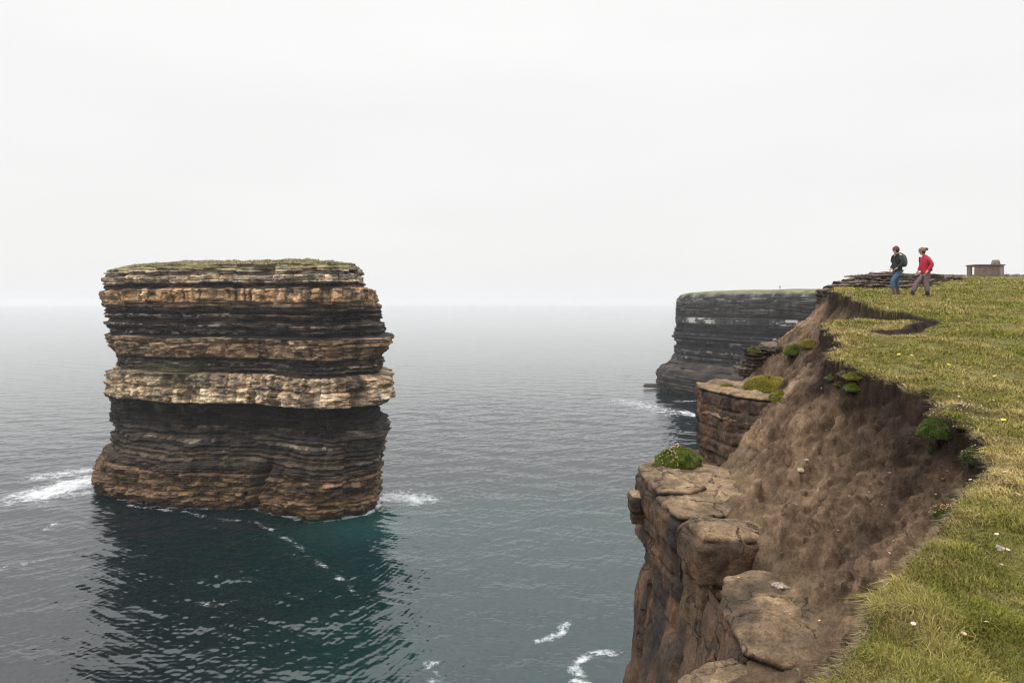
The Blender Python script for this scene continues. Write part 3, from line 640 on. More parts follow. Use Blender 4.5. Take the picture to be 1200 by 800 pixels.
structure_block([(2.20, 6.9), (2.3, 7.5), (2.52, 8.25), (2.9, 8.35), (3.5, 8.2), (3.7, 7.3), (3.2, 6.4), (2.5, 6.2), (2.15, 6.45)][::-1], -3.28, -5.3, .10, 6, .06, .7, dome=.06, taper=.16, lin=True)
structure_block([(1.0, 5.2), (1.3, 6.0), (1.9, 6.7), (2.7, 6.7), (2.9, 5.8), (2.3, 4.8), (1.3, 4.6)][::-1], -3.46, -4.8, .10, 7, .05, .5)
# second ledge, beyond the gap
structure_block([(6.95, 24.9), (7.45, 22.9), (7.85, 22.3), (8.5, 21.75), (9.4, 22.2), (10.0, 24), (9.8, 26.8), (8.3, 27.3), (7.1, 26.4)], -3.12, -6.4, .06, 8, .09, .5, step=.05, dome=.02, lin=True)
structure_block([(6.85, 25.2), (7.25, 23.1), (7.8, 22.3), (8.2, 22.8), (7.9, 25.2), (7.3, 26)], -3.95, -7.5, .04, 9, .10, .45, step=.05, lin=True)
# layered outcrop on the skyline of the soil slope
def outc(name, foot, zt, zb, seed, lay, step=.05, tilt=(0, 0), rough=.09):
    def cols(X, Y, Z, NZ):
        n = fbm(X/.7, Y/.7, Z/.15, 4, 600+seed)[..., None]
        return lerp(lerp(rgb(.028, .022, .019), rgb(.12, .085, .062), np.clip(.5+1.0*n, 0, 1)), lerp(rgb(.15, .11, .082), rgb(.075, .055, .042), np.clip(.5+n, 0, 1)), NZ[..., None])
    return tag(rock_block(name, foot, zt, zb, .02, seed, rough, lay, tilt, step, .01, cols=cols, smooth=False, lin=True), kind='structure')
rr_ = np.random.default_rng(12); zt = -1.5
for i in range(11):
    th_ = rr_.uniform(.12, .24); x0 = 9.35+.08*abs(i-6)+rr_.uniform(0, .5)+max(0, 3-i)*.5; x1 = x0+2.6; y0 = 27.3+rr_.uniform(0, .6)
    outc('rock_outcrop', [(x0, y0+.9), (x0+.2, y0+.15), (x0+1.1, y0-.15+rr_.uniform(0, .3)), (x1, y0+rr_.uniform(0, .3)), (x1, y0+2), (x0+.4, y0+2.2)], zt, zt-th_-.12, 20+i, .06, rough=.11)
    zt -= th_
# bare terraces behind the walkers
ter = [((14.35, 31.0), .62, .2), ((14.9, 31.6), .80, .45), ((15.7, 32.2), .98, .75), ((16.5, 32.8), 1.15, .95), ((17.4, 33.2), 1.32, 1.1)]
for i, ((x0, y0), zt, zb) in enumerate(ter):
    outc('rock_terrace', [(x0, y0+1.2), (x0+.3, y0), (x0+1.0, y0-.25), (x0+2.1, y0+.35), (x0+3.0, y0+.1), (19.5, y0+.9), (20.6, y0+.8), (21.5, 35.0), (24.3, 36.4), (25.2, 39), (20.5, 40.5), (17.8+.2*i, 38)], zt, zb-.35, 40+i, .10, step=.06, rough=.09)
outc('rock_terrace', [(18.2, 34.4), (19.4, 33.7), (21.2, 34.9), (24.1, 36.7), (25, 39.5), (22, 41), (19.5, 39)], 1.46, 1.0, 49, .2, step=.07)
outc('rock_terrace', [(14.3, 30.7), (14.4, 30.3), (15.1, 30.2), (16.3, 31.0), (16, 32), (14.6, 31.8)], .50, .0, 50, .12, step=.05)
P0 = rng.random((9000, 2)); px_ = 18.6+6.2*P0[:, 0]; py_ = 34.6+.42*(px_-19)+4.0*P0[:, 1]
o = tufts('outcrop_grass', np.c_[px_, py_, np.full(9000, H+1.45)], .09, .035, lerp(rgb(.10, .11, .03), rgb(.30, .24, .11), rng.random((9000, 1))), .7, 55)
tag(o, kind='stuff')
# ------------------------------------------------------------------ things on the land
def hit(px, py, D0=2.3, D1=60):
    D = np.geomspace(D0, D1, 1500); x = (px-600)/800*D; zr = -(py-355)/800*D
    z, de, dc, _, _ = land(x, D)
    ok = np.where((z >= zr) & (dc > 0))[0]
    i = ok[0] if len(ok) else len(D)-1
    return np.array([x[i], D[i], H+z[i]])
def flat_mat(name, col, rough=.85, lo=.8, hi=1.2, sc=30, spec=.25):
    return mat_attr(name, [(sc, lo, hi, None)], [(sc*2, .3, .01, None)], rough, base=col, spec=spec)
def mound(rx, ry, h, seed, nu=48, nv=16, under=.25):
    u = np.linspace(0, 2*np.pi, nu, endpoint=False); v = np.linspace(0, 1, nv)
    U, Vv = np.meshgrid(u, v); ang = -under+(np.pi/2+under)*Vv
    r = np.cos(ang); zz = np.sin(ang)
    n = 1+.34*fbm(np.cos(U)*1.5+seed, np.sin(U)*1.5, zz*1.5, 3, seed)+.20*fbm(np.cos(U)*4+seed, np.sin(U)*4, zz*3, 2, seed+1)
    return np.stack([rx*r*np.cos(U)*n, ry*r*np.sin(U)*n, h*zz*n], -1)
FL = {}
def flower_mesh(name, P, rad, cols, mat, seed=0):
    """many small round heads on short stalks, as one part"""
    r = np.random.default_rng(seed); o6 = np.array([(1, 0, 0), (0, 1, 0), (-1, 0, 0), (0, -1, 0), (0, 0, .8), (0, 0, -.8)], float)
    n = len(P); V = P[:, None]+o6[None]*(rad*r.uniform(.6, 1.2, (n, 1, 1)))
    f = np.array([(0, 1, 4), (1, 2, 4), (2, 3, 4), (3, 0, 4), (1, 0, 5), (2, 1, 5), (3, 2, 5), (0, 3, 5)])
    return raw_mesh(name, V.reshape(-1, 3), None, (np.arange(n)[:, None, None]*6+f[None]).reshape(-1, 3), cols=np.repeat(cols, 6, 0), mat=mat)
M_flower = mat_attr('petals', [], (), .8)
def cushion(name, pos, rx, ry, h, ca, cb, label, seed, dens=14000, blade=.03, bw=.006, flowers=0, fcol=None, fr=.012, ffun=None, cat='cushion plant', rz=0, group=None):
    root = empty(name, pos, rz); tag(root, label, cat, group)
    V = mound(rx, ry, h, seed)
    cc = np.broadcast_to(np.array(ca)*.8, V.shape)
    o = raw_mesh('mound', V, grid_faces(16, 48, True), cols=cc, smooth=True, mat=M_sod, parent=root)
    r = np.random.default_rng(seed); n = int(min(22000, dens*(rx*ry*3.1+rx*h*3)))
    i, j = r.integers(0, 15, n), r.integers(0, 48, n); a, b_ = r.random((2, n, 1))
    P = lerp(lerp(V[i, j], V[i, (j+1) % 48], a), lerp(V[i+1, j], V[i+1, (j+1) % 48], a), b_)
    nrm = P/np.array([rx*rx, ry*ry, h*h]); nrm /= np.linalg.norm(nrm, axis=1)[:, None]+1e-9
    k = np.clip(.5+.9*fbm(P[:, 0]/rx*1.6+seed, P[:, 1]/rx*1.6, P[:, 2]/rx*2, 3, seed+3)+r.normal(0, .18, n), 0, 1)[:, None]
    col = lerp(rgb(*ca), rgb(*cb), k)*r.uniform(.6, 1.25, (n, 1)); dr = (fbm(P[:, 0]/rx*1.3+5, P[:, 1]/rx*1.3, P[:, 2]/rx*2+seed, 3, seed+8)+r.normal(0, .15, n) > .28)[:, None]; col = np.where(dr, lerp(rgb(.20, .15, .07), rgb(.12, .09, .05), r.random((n, 1))), col)
    t_ = tufts('foliage', P-nrm*.004, blade*(1+.9*ss(0, .6, fbm(P[:, 0]/rx*3, P[:, 1]/rx*3, 0, 2, seed))), bw, col, 1.2, seed, M_cush, out=nrm[:, :2]*1.1); t_.parent = root; t_['kind'] = 'stuff'
    if flowers:
        ok = np.where(nrm[:, 2] > -.1)[0] if ffun is None else np.where(ffun(P, nrm))[0]
        s_ = r.choice(ok, flowers)
        fc = lerp(rgb(*fcol[0]), rgb(*fcol[1]), r.random((flowers, 1)))
        f_ = flower_mesh('flower_heads', P[s_]+nrm[s_]*blade*1.15+np.array([0, 0, .008]), fr, fc, M_flower, seed); f_.parent = root; f_['kind'] = 'stuff'
    return root
GR1, GR2, YL1, YL2 = (.11, .16, .025), (.24, .27, .05), (.27, .235, .04), (.42, .33, .08)
PK = ((.55, .25, .24), (.62, .45, .40)); WH = ((.55, .46, .38), (.38, .27, .2))
cushion('thrift_cushion', (3.26, 13.35, H-3.14), .42, .30, .30, GR1, GR2, 'green thrift cushion dotted with pink flowers at the corner of the flat rock ledge', 701, 16000, .035, .007, 70, PK, .017, lambda P, n: (P[:, 0] < .0+.1*n[:, 1]) & (n[:, 2] > .1), rz=.1)
cushion('turf_mat', (9.3, 24.7, H-3.16), .92, 1.1, .42, (.24, .23, .03), YL2, 'wide yellow green mossy mat on the second rock ledge', 702, 5000, .06, .014, cat='moss mat')
cushion('turf_mat', (7.95, 25.2, H-3.12), .28, .35, .08, (.13, .11, .03), YL1, 'small flat yellowish mat near the outer edge of the second ledge', 703, 9000, .04, .01, cat='moss mat')
p = hit(914, 470); cushion('grass_clump', p, .16, .25, .12, GR2, YL1, 'narrow green clump at the end of the second ledge below the big yellow mat', 704, 16000, .05, .01, cat='clump')
p = hit(934, 412); cushion('thrift_cushion', p-np.array([0, 0, .08]),   .40, .45, .29, GR1, GR2, 'bright green rounded cushion on the far soil slope under the rusty rocks', 705, 9000, .05, .012)
p = hit(949, 406); cushion('grass_clump', p, .30, .4, .20, YL1, YL2, 'yellowish tuft touching the green cushion on the far soil slope', 706, 9000, .06, .012, cat='clump')
cushion('thrift_cushion', (9.75, 27.6, H-1.98), .19, .2, .17, GR1, GR2, 'little green cushion on the layered outcrop edge against the dark headland', 707, 14000, .04, .012)
p = hit(1100, 500); p = np.array([p[0]+.02, p[1]+.02, H-.145*p[1]-.14*0-.30])
p = at(1098, 508, hit(1106, 497)[1]+.03)
o = cushion('moss_clod', p, .145, .15, .13, (.06, .095, .02), (.13, .16, .04), 'dark green mossy clod hanging from the turf lip over the soil', 708, 60000, .018, .005, cat='moss clod')
ball = mound(.028, .028, .06, 9, 20, 10, 1.2); ball[..., 2] -= .15; ball[..., 0] -= .06
raw_mesh('hanging_root', ball, grid_faces(10, 20, True), cols=np.broadcast_to(rgb(.03, .035, .015), ball.shape), smooth=True, mat=M_sod, parent=o)
for i, (px, py, w, ca, cb, lb) in enumerate(((973, 448, .045, (.16, .17, .08), (.24, .25, .12), 'tiny pale green tuft standing alone on the soil below the turf point'),
        (991, 445, .07, (.15, .17, .07), (.22, .23, .11), 'pale grey green tuft uppermost of the cluster below the turf point'),
        (986, 453, .07, (.13, .14, .05), (.20, .19, .08), 'flat olive tuft at the left of the cluster below the turf point'),
        (1000, 452, .09, GR2, YL1, 'yellow green tuft in the middle of the cluster below the turf point'),
        (1002, 459, .10, GR1, GR2, 'brightest green tuft at the bottom of the cluster below the turf point'))):
    cushion('grass_tuft', hit(px, py), w, w*1.3, w*.5, ca, cb, lb, 720+i, 50000, .03, .005, cat='tuft', group='tufts on the soil slope')
p = hit(1111, 603); cushion('thrift_cushion', p+np.array([0, 0, -.02]), .11, .12, .07, (.08, .11, .03), (.16, .17, .05), 'thrift with reddish pink dead flower heads on the turf lip nearest the camera', 731, 50000, .025, .0045, 60, ((.50, .16, .12), (.60, .38, .28)), .009)
p = hit(1142, 535); cushion('thrift_cushion', p+np.array([0, 0, -.03]), .10, .10, .09, (.04, .07, .02), (.09, .11, .035), 'dark green thrift with white flower heads in the corner of the eroded bowl', 732, 50000, .022, .0045, 34, WH, .008)
p = hit(1126, 484); cushion('thrift_cushion', p+np.array([0, 0, -.04]), .26, .18, .09, (.15, .14, .05), (.30, .24, .11), 'dry straw coloured thrift covered in bleached heads above the mossy clod', 733, 26000, .03, .005, 110, WH, .009)
p = hit(1150, 497); cushion('thrift_cushion', p+np.array([0, 0, -.04]), .20, .14, .06, (.15, .15, .05), (.28, .23, .10), 'low straw tuft with scattered pale heads right of the mossy clod', 734, 26000, .03, .005, 40, WH, .008)
# loose stones
def stone_mesh(name, sx, sy, sz, seed, col, cut=.0, top=None):
    V = mound(sx, sy, sz, seed, 22, 12, 1.1); 
    V *= (1+.22*(hsh(np.round(V[..., :1]/sx*1.3), np.round(V[..., 1:2]/sy*1.3), np.round(V[..., 2:]/sz), seed)-.5))
    c = np.broadcast_to(rgb(*col), V.shape)*(1+.3*fbm(V[..., 0]/sx*2, V[..., 1]/sx*2, V[..., 2]/sx*2, 3, seed))[..., None]
    if top: c = lerp(c, rgb(*top), ss(.3*sz, .6*sz, V[..., 2]+.2*sz*vn(V[..., 0]/sx*3, V[..., 1]/sx*3))[..., None])
    return raw_mesh(name, V, grid_faces(12, 22, True), cols=c, mat=M_rock)
for (px, py, s_, sd_, col, top, nm, lb) in ((913, 694, .095, 3, (.13, .075, .045), (.42, .36, .29), 'stone', 'angular brown stone with a pale top lying on the near flat ledge'),
        (939, 552, .060, 5, (.42, .34, .24), None, 'stone', 'rounded cream coloured stone stuck in the middle of the soil slope'),
        (945, 541, .030, 6, (.45, .38, .28), None, 'stone', 'small pale stone just above the cream stone on the soil slope'),
        (1172, 644, .022, 7, (.42, .36, .28), None, 'stone', 'pale stone lying in the grass near the right edge'),
        (922, 384, .20, 8, (.30, .21, .15), None, 'stone', 'rusty flat rock at the top left of the far soil slope'),
        (908, 379, .16, 10, (.36, .27, .20), None, 'stone', 'pale flat rock at the skyline left of the rusty rock'),
        (884, 767, .05, 12, (.24, .17, .12), None, 'stone', 'small brown stone at the foot of the near ledge by the soil')):
    p = hit(px, py)
    if (px, py) == (913, 694): p = np.array([3.02, 7.7, H-3.24])
    o = stone_mesh(nm, s_*1.15, s_, s_*.62, sd_, col, top=top); o.location = p+np.array([0, 0, s_*.25]); o.rotation_euler = (.1, -.1, sd_)
    tag(o, lb, 'stone')
peb = [stone_mesh('pebble', .02, .016, .012, 40+i, c_) for i, c_ in enumerate(((.34, .27, .19), (.22, .16, .11), (.46, .40, .32)))]
r = np.random.default_rng(8); k = 0
while k < 42:
    px, py = r.uniform(850, 1110), r.uniform(450, 790)
    p = hit(px, py); de_ = land(p[:1], p[1:2])[1][0]
    if de_ < .12 or p[1] > 16: continue
    src = peb[k % 3]
    o = src if k < 3 else src.copy()
    if k >= 3: COL.objects.link(o)
    o.location = p+np.array([0, 0, .004]); o.rotation_euler = (0, 0, r.uniform(0, 6)); s_ = r.uniform(.35, 1.0)*(.6+.07*p[1]); o.scale = (s_, s_, s_)
    tag(o, 'small pale pebble sticking out of the brown soil slope', 'pebble', 'pebbles in the soil slope'); k += 1
# yellow lichen spots on the near ledge
q = np.array([(0, 0), (.05, -.045), (.02, .03), (.075, -.075), (-.03, .01)]); p = hit(867, 681)
hf = []
V = []; F3 = []
for i, (u, v) in enumerate(q):
    a = np.linspace(0, 2*np.pi, 15, endpoint=False); rr_ = .028*(1+.3*np.sin(3*a+i)+.2*np.sin(7*a))
    b0 = len(V); V.append((u, v, .012)); V += [(u+rr_[j]*math.cos(a[j]), v+.8*rr_[j]*math.sin(a[j]), .0) for j in range(15)]
    F3 += [(b0, b0+1+j, b0+1+(j+1) % 15) for j in range(15)]
o = raw_mesh('lichen', V, None, F3, mat=flat_mat('yellow_lichen', (.65, .38, .02), .9, .7, 1.2, 80)); o.location = (2.72, 8.05, H-3.235); o.rotation_euler = (-.05, 0, 0)
tag(o, 'bright orange yellow lichen patch on the edge of the near ledge', 'lichen')
# flowers in the turf
def blossom(name, hr, st, col, seed):
    r = np.random.default_rng(seed); V = []; F = []; C = []
    for j in range(5):
        a = 2*np.pi*j/5; V += [(.0012*math.cos(a), .0012*math.sin(a), 0), (.001*math.cos(a), .001*math.sin(a), st)]; C += [(.12, .14, .04)]*2
    F4 = [(2*j, (2*j+2) % 10, (2*j+3) % 10, 2*j+1) for j in range(5)]; b0 = 10; V.append((0, 0, st+.35*hr)); C.append(col); F3 = []
    for j in range(14):
        a = 2*np.pi*j/14; V.append((hr*math.cos(a), hr*math.sin(a), st+.1*hr*(j % 2))); C.append(np.array(col)*.9)
    for j in range(14): F3.append((b0, b0+1+j, b0+1+(j+1) % 14))
    return raw_mesh(name, V, F4, F3, cols=np.array(C), mat=M_flower)
fy = blossom('yellow_flower', .02, .05, (.75, .52, .03), 1); fp = blossom('pink_flower', .011, .045, (.62, .40, .34), 2)
def strew(src, pts, label, cat, group, s0=1):
    for i, (px, py) in enumerate(pts):
        o = src if i == 0 else src.copy()
        if i: COL.objects.link(o)
        p = hit(px, py); o.location = p; s_ = s0*(.8+.05*p[1]); o.scale = (s_, s_, s_); o.rotation_euler = (.2, -.25, i*1.3); tag(o, label, cat, group)
strew(fy, [(1054, 420), (1067, 421), (1080, 426), (1095, 441), (1168, 446), (1176, 498), (1110, 432)], 'small yellow flower in the green turf', 'flower', 'yellow flowers in the turf')
strew(fp, [(1169, 634), (1178, 652), (1171, 671), (1158, 742), (1140, 570), (1124, 470), (1162, 474), (1185, 474), (1150, 520), (1180, 560), (1070, 740), (1040, 655), (1037, 676), (1049, 640), (962, 733), (1128, 752), (1190, 586), (1166, 600)], 'small faded pink flower head in the turf near the cliff edge', 'flower', 'faded pink flowers in the turf')

# flat reef at the foot of the headland
V = mound(9.2, 2.6, 1.6, 77, 60, 14, .5); V = V*np.array([1, 1, .8]); V[..., 2] = np.minimum(V[..., 2], .75+.2*fbm(V[..., 0]/2, V[..., 1]/2, 0, 3, 5))
o = raw_mesh('reef_rock', V, grid_faces(14, 60, True), cols=np.broadcast_to(rgb(.06, .052, .046), V.shape), mat=M_strata); o.location = (67.2, 306, 1.0)
tag(o, 'low flat dark reef rock sticking out into the water from the headland foot', 'rock')

# ------------------------------------------------------------------ lookout building
def box(V, F, x0, x1, y0, y1, z0, z1, tp=0.0):
    b = len(V); V += [(x0, y0, z0), (x1, y0, z0), (x1, y1, z0), (x0, y1, z0), (x0+tp, y0+tp, z1), (x1-tp, y0+tp, z1), (x1-tp, y1-tp, z1), (x0+tp, y1-tp, z1)]
    F += [(b, b+3, b+2, b+1), (b+4, b+5, b+6, b+7), (b, b+1, b+5, b+4), (b+1, b+2, b+6, b+5), (b+2, b+3, b+7, b+6), (b+3, b, b+4, b+7)]
def boxes(name, L, mat, parent, bev=.02):
    V = []; F = []
    for q in L: box(V, F, *q)
    o = raw_mesh(name, V, F, mat=mat, parent=parent)
    m_ = o.modifiers.new('bevel', 'BEVEL'); m_.width = bev; m_.segments = 2
    return o
M_conc = mat_attr('weathered_concrete', [(1.3, .6, 1.3, (1, 1, .5)), (8, .8, 1.2, None)], [(10, .5, .04, None)], .9, base=(.17, .12, .09))
M_conc2 = mat_attr('pale_concrete', [(1.5, .7, 1.25, None)], [(10, .4, .03, None)], .9, base=(.20, .165, .135))
M_roof = mat_attr('roof_slab', [(1.5, .7, 1.3, None)], [(9, .4, .03, None)], .9, base=(.15, .12, .10))
bd = empty('lookout_building', (76.3, 110, H+3.0)); tag(bd, 'small ruined concrete lookout hut with flat roof and open window on the skyline', 'building')
w0, w1, hz = -1.5, 2.95, 3.05          # local x range, wall height
boxes('front_wall', [(w0, 2.25, 0, .25, 0, hz)], M_conc, bd, .005)
boxes('back_wall', [(w0, -1.15, 2.05, 2.3, 0, hz), (.15, w1, 2.05, 2.3, 0, hz), (-1.15, .15, 2.05, 2.3, 0, 1.4), (-1.15, .15, 2.05, 2.3, 2.9, hz)], M_conc, bd, .005)
boxes('side_wall', [(w0, w0+.2, .25, .42, 0, hz), (w0, w0+.2, 1.25, 2.05, 0, hz), (w0, w0+.2, .42, 1.25, 0, 1.6), (w0, w0+.2, .42, 1.25, 2.84, hz)], M_conc, bd, .005); boxes('side_wall', [(w1-.3, w1, .3, 2.05, 0, hz)], M_conc2, bd, .005)
boxes('corner_pier', [(2.25, w1, -.08, .3, 0, hz)], M_conc2, bd)
for y_ in (.36, 1.25): boxes('window_jamb', [(w0-.04, w0+.06, y_, y_+.06, 1.58, 2.88)], M_roof, bd, .005)
boxes('roof', [(w0-.12, w1+.15, -.2, 2.45, hz, hz+.17)], M_roof, bd, .03)
V = []; F = []; box(V, F, 1.85, 2.85, .5, 1.5, hz+.172, hz+.95, .13); ch = raw_mesh('chimney', V, F, mat=M_conc2, parent=bd); m_ = ch.modifiers.new('bevel', 'BEVEL'); m_.width = .04
# a low line of dark stones right of the hut
xs = np.arange(79.6, 92, .55); V = []; F = []
for i, x in enumerate(xs): box(V, F, x, x+.53, 110.6, 111.2, 3.0+H, H+4.62+.10*math.sin(i*2.1), .03)
o = raw_mesh('stone_wall', V, F, mat=M_roof); tag(o, 'low dark dry stone wall running right from the lookout hut', 'wall')

# ------------------------------------------------------------------ people
def skinned(name, J, E, mat, parent, root=0, sub=2):
    me = bpy.data.meshes.new(name+'_tmp'); me.from_pydata([j[:3] for j in J], E, [])
    o = bpy.data.objects.new(name, me); COL.objects.link(o)
    sk = o.modifiers.new('skin', 'SKIN'); sk.use_smooth_shade = True
    if not me.skin_vertices: me.skin_vertices.new()
    for i, j in enumerate(J):
        rx = j[3]; ry = j[4] if len(j) > 4 else rx
        me.skin_vertices[0].data[i].radius = (rx, ry); me.skin_vertices[0].data[i].use_root = (i == root)
    sb = o.modifiers.new('sub', 'SUBSURF'); sb.levels = sb.render_levels = sub
    dg = bpy.context.evaluated_depsgraph_get(); nm = bpy.data.meshes.new_from_object(o.evaluated_get(dg)); o.modifiers.clear(); o.data = nm; bpy.data.meshes.remove(me)
    nm.name = name; nm.materials.clear(); nm.materials.append(mat)
    if parent: o.parent = parent
    return o
def lump(name, c, r, mat, parent, seed=0, lo=-1.57, k=.0):
    V = mound(r[0], r[1], r[2], seed+3, 28, 14, -lo if lo < 0 else .2); V = V*.95+np.array(c)
    return raw_mesh(name, V, grid_faces(14, 28, True), smooth=True, mat=mat, parent=parent)
M_skin = flat_mat('skin', (.50, .29, .21), .6); M_hair = flat_mat('hair', (.06, .03, .02), .7)
def person(loc, label, P, C, scale=1.0):
    """P: joints in metres, facing -x; C: clothing materials"""
    root = empty('person', loc, P.get('rz', 0)); root.scale = (scale,)*3; tag(root, label, 'person')
    hip, chest, sh, hd = (np.array(P[k], float) for k in ('hip', 'chest', 'sh', 'head'))
    J = []; E = []
    def j(p, r, r2=None): J.append((p[0], p[1], p[2], r, r2 or r)); return len(J)-1
    a = j(hip, .09, .11); b_ = j((hip+chest)/2, .08, .10); c_ = j(chest, .085, .12); d_ = j(sh, .06, .07); n_ = j(sh+np.array([-.02, 0, .09]), .05)
    h1 = j(hd+np.array([0, 0, -.06]), .062, .058); h2 = j(hd+np.array([.01, 0, .05]), .088, .075); h3 = j(hd+np.array([.01, 0, .11]), .05)
    E += [(a, b_), (b_, c_), (c_, d_), (d_, n_), (n_, h1), (h1, h2), (h2, h3)]
    ns = j(hd+np.array([-.095, 0, -.01]), .015); E.append((h2, ns))
    for s in (-1, 1):
        L = P['leg'][s]; A = P['arm'][s]
        k = j(np.array([hip[0], s*.09, hip[2]-.06]), .085); kn = j(L[0], .055); an = j(L[1], .038); ft = j(np.array(L[1])+np.array([-.03, 0, -.05]), .035); to = j(np.array(L[1])+np.array([-.16, 0, -.055]), .028)
        E += [(a, k), (k, kn), (kn, an), (an, ft), (ft, to)]
        so = j(np.array([sh[0], s*.17, sh[2]-.04]), .045); el_ = j(A[0], .036); wr_ = j(A[1], .03); pm = j(A[2], .034, .018)
        E += [(c_, so), (so, el_), (el_, wr_), (wr_, pm)]
        dv = np.array(A[2])-np.array(A[1]); dv = dv/np.linalg.norm(dv)
        for q, ln in enumerate((.055, .065, .062, .048)):
            f0 = np.array(A[2])+dv*.035+np.array([(q-1.5)*.018*abs(dv[2]), -.0, (q-1.5)*.018*(1-abs(dv[2]))]); f1 = j(f0, .009); f2 = j(f0+dv*ln+np.array([-.012, 0, 0]), .007)
            E += [(pm, f1), (f1, f2)]
        tb = j(np.array(A[1])+dv*.03+np.array([-.03, 0, 0]), .011); tb2 = j(np.array(A[1])+dv*.065+np.array([-.045, 0, 0]), .009); E += [(wr_, tb), (tb, tb2)]
    skinned('body', J, E, M_skin, root)
    # jacket
    J = []; E = []
    a = j(hip+np.array([.0, 0, -.09]), *P.get('hem', (.155, .175))); a2 = j(hip+np.array([.0, 0, .04]), *P.get('hem', (.155, .175))); b_ = j((hip+chest)/2, *P.get('waist', (.14, .16))); c_ = j(chest, *P.get('bust', (.155, .19))); d_ = j(sh+np.array([0, 0, .02]), .09, .10); e_ = j(sh+np.array([-.015, 0, .085]), .068)
    E += [(a, a2), (a2, b_), (b_, c_), (c_, d_), (d_, e_)]
    for s in (-1, 1):
        A = P['arm'][s]; so = j(np.array([sh[0], s*.185, sh[2]-.04]), .08); el_ = j(A[0], .074); wr_ = j(lerp(np.array(A[0]), np.array(A[1]), .93), .05); E += [(c_, so), (so, el_), (el_, wr_)]
    skinned('jacket', J, E, C['jacket'], root, 0)
    J = []; E = []
    a = j(hip+np.array([0, 0, .05]), .13, .15)
    for s in (-1, 1):
        L = P['leg'][s]; k = j(np.array([hip[0]-.0, s*.085, hip[2]-.10]), .105); t1 = j(lerp(np.array([hip[0], s*.085, hip[2]-.1]), np.array(L[0]), .55), .092); kn = j(L[0], .078); cf = j(lerp(np.array(L[0]), np.array(L[1]), .5), .075*P.get('flare', 1)); an = j(lerp(np.array(L[0]), np.array(L[1]), P.get('cuff', .9)), .065*P.get('flare', 1)); E += [(a, k), (k, t1), (t1, kn), (kn, cf), (cf, an)]
    skinned('trousers', J, E, C['trousers'], root, 0)
    for s in (-1, 1):
        L = P['leg'][s]; q = np.array(L[1]); J = []; E = []
        up = lerp(np.array(L[0]), q, P.get('boot', .8)); a = j(up, .062); b_ = j(q, .056); c_ = j(q+np.array([0, 0, -.055]), .048); d_ = j(q+np.array([-.10, 0, -.06]), .045, .04); e_ = j(q+np.array([-.18, 0, -.065]), .032, .028); f_ = j(q+np.array([.05, 0, -.06]), .04)
        E += [(a, b_), (b_, c_), (c_, d_), (d_, e_), (c_, f_)]
        skinned('boot', J, E, C['boot'], root, 1)
    hp_ = hd+np.array([.012, 0, .055])
    lump('hair', hd+np.array([.035, 0, .0]), (.085, .082, .09), M_hair, root, 1)
    hat = lump('hat', hp_, (.118, .10, .115), C['hat'], root, 2, lo=-.25)
    for s in (-1, 1): lump('eye', hd+np.array([-.083, s*.03, .005]), (.01, .012, .01), C['dark'], root, 3)
    return root, hd
def cl(n, c): return flat_mat(n, c, .85, .75, 1.2, 18)
C1 = dict(jacket=cl('charcoal_jacket', (.030, .030, .034)), trousers=cl('blue_denim', (.06, .11, .18)), boot=cl('brown_boot', (.13, .085, .065)), hat=cl('brown_wool', (.12, .06, .045)), dark=cl('dark_cloth', (.012, .012, .014)))
C2 = dict(jacket=cl('red_jacket', (.42, .03, .055)), trousers=cl('taupe_trousers', (.155, .115, .115)), boot=cl('black_boot', (.03, .026, .026)), hat=cl('patterned_wool', (.22, .12, .09)), dark=C1['dark'])
foot_z = lambda x, y: float(land(np.array([x]), np.array([y]))[0][0])+H
x1, y1 = (1051-600)/800*23.5, 23.5; z1 = foot_z(x1-.15, y1)
p1, hd = person((x1, y1, z1), 'person in dark jacket, blue jeans and brown hat with a grey green backpack', dict(hip=(0.02, 0, .88), chest=(.03, 0, 1.17), sh=(.03, 0, 1.37), head=(-.04, 0, 1.545),
    leg={-1: ((-.21, -.09, .50), (-.17, -.10, .10)), 1: ((.03, .09, .48), (.10, .10, .10))},
    arm={-1: ((.06, -.27, 1.10), (-.11, -.20, .94), (-.13, -.17, .91)), 1: ((.06, .27, 1.10), (-.11, .20, .94), (-.13, .17, .91))}, boot=.45, cuff=.62, hem=(.165, .18), bust=(.17, .2)), C1)
pk = skinned('backpack', [(.20, 0, .98, .10, .13), (.235, 0, 1.15, .12, .15), (.21, 0, 1.34, .09, .13), (.16, 0, 1.42, .05, .09)], [(0, 1), (1, 2), (2, 3)], cl('grey_green_nylon', (.075, .095, .085)), p1)
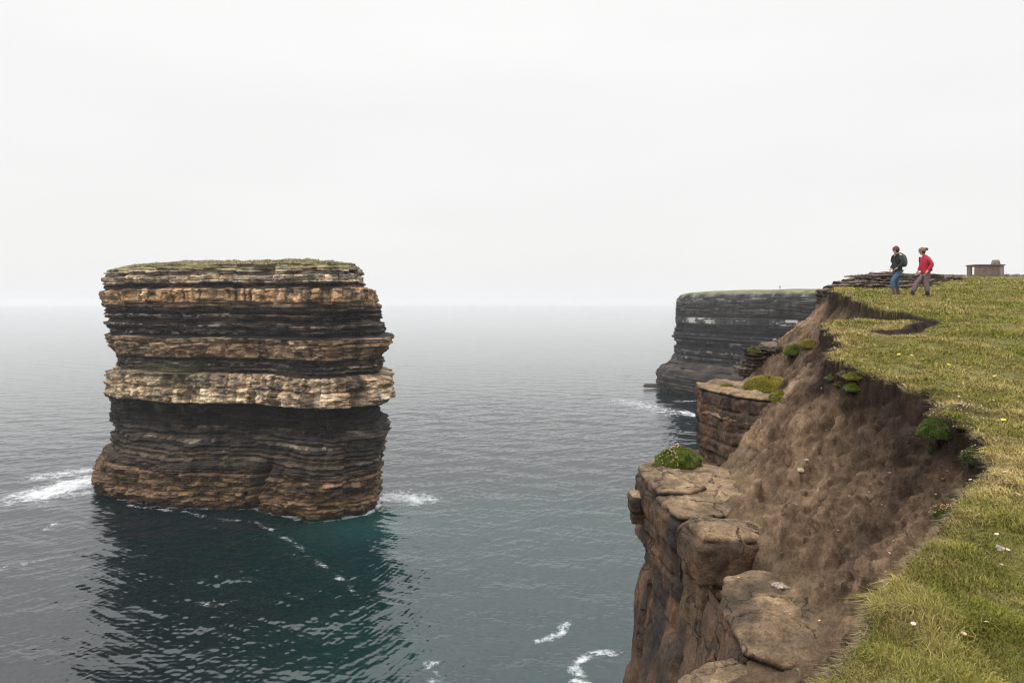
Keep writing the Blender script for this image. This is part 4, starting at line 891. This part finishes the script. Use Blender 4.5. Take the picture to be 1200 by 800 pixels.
for s in (-1, 1):
    skinned('strap', [(.16, s*.11, 1.42, .014, .02), (.03, s*.12, 1.475, .014, .02), (-.10, s*.12, 1.36, .014, .02), (-.13, s*.13, 1.2, .014, .02), (.02, s*.17, 1.05, .014, .02)], [(0, 1), (1, 2), (2, 3), (3, 4)], C1['dark'], pk)
x2, y2 = (1084-600)/800*23.3, 23.3; z2 = foot_z(x2, y2)
p2, hd = person((x2, y2, z2), 'person in a red jacket and taupe trousers with a bobble hat, striding to the left', dict(hip=(0.02, 0, .82), chest=(-.02, 0, 1.13), sh=(0, 0, 1.33), head=(-.11, 0, 1.50),
    leg={-1: ((-.02, -.09, .45), (.03, -.10, .10)), 1: ((-.22, .08, .48), (-.38, .09, .12))},
    arm={-1: ((.10, -.25, 1.05), (-.05, -.22, .84), (-.09, -.21, .79)), 1: ((.03, .26, 1.06), (-.12, .20, .86), (-.15, .19, .82))}, boot=.88, cuff=.97, flare=1.22, hem=(.16, .18), bust=(.19, .2)), C2)
lump('waist_bag', (.15, 0, .90), (.07, .15, .065), C2['dark'], p2, 8)
lump('hat_bobble', (.035, 0, 1.61), (.075, .06, .05), cl('bobble_wool', (.09, .085, .09)), p2, 5)
# far walker
D = 262; vx = (914-600)/800*D; i = np.argmin((HEAD_TOP[..., 0]-vx)**2+(HEAD_TOP[..., 1]-D)**2); zt_ = HEAD_TOP[..., 2].ravel()[i]
C3 = dict(jacket=cl('black_coat', (.02, .02, .022)), trousers=cl('black_trousers', (.02, .02, .024)), boot=C2['boot'], hat=C1['dark'], dark=C1['dark'])
person((vx, D, zt_+.05), 'tiny distant person in dark clothes standing on top of the far headland', dict(hip=(0, 0, .90), chest=(0, 0, 1.20), sh=(0, 0, 1.42), head=(0, 0, 1.60),
    leg={-1: ((-.03, -.12, .50), (0, -.13, .10)), 1: ((.05, .1, .50), (.12, .1, .10))}, arm={-1: ((.02, -.26, 1.15), (-.1, -.24, .95), (-.12, -.22, .89)), 1: ((.02, .26, 1.15), (-.1, .24, .95), (-.12, .22, .89))}), C3)
print('peb', k, 'feet', z1-H, z2-H)
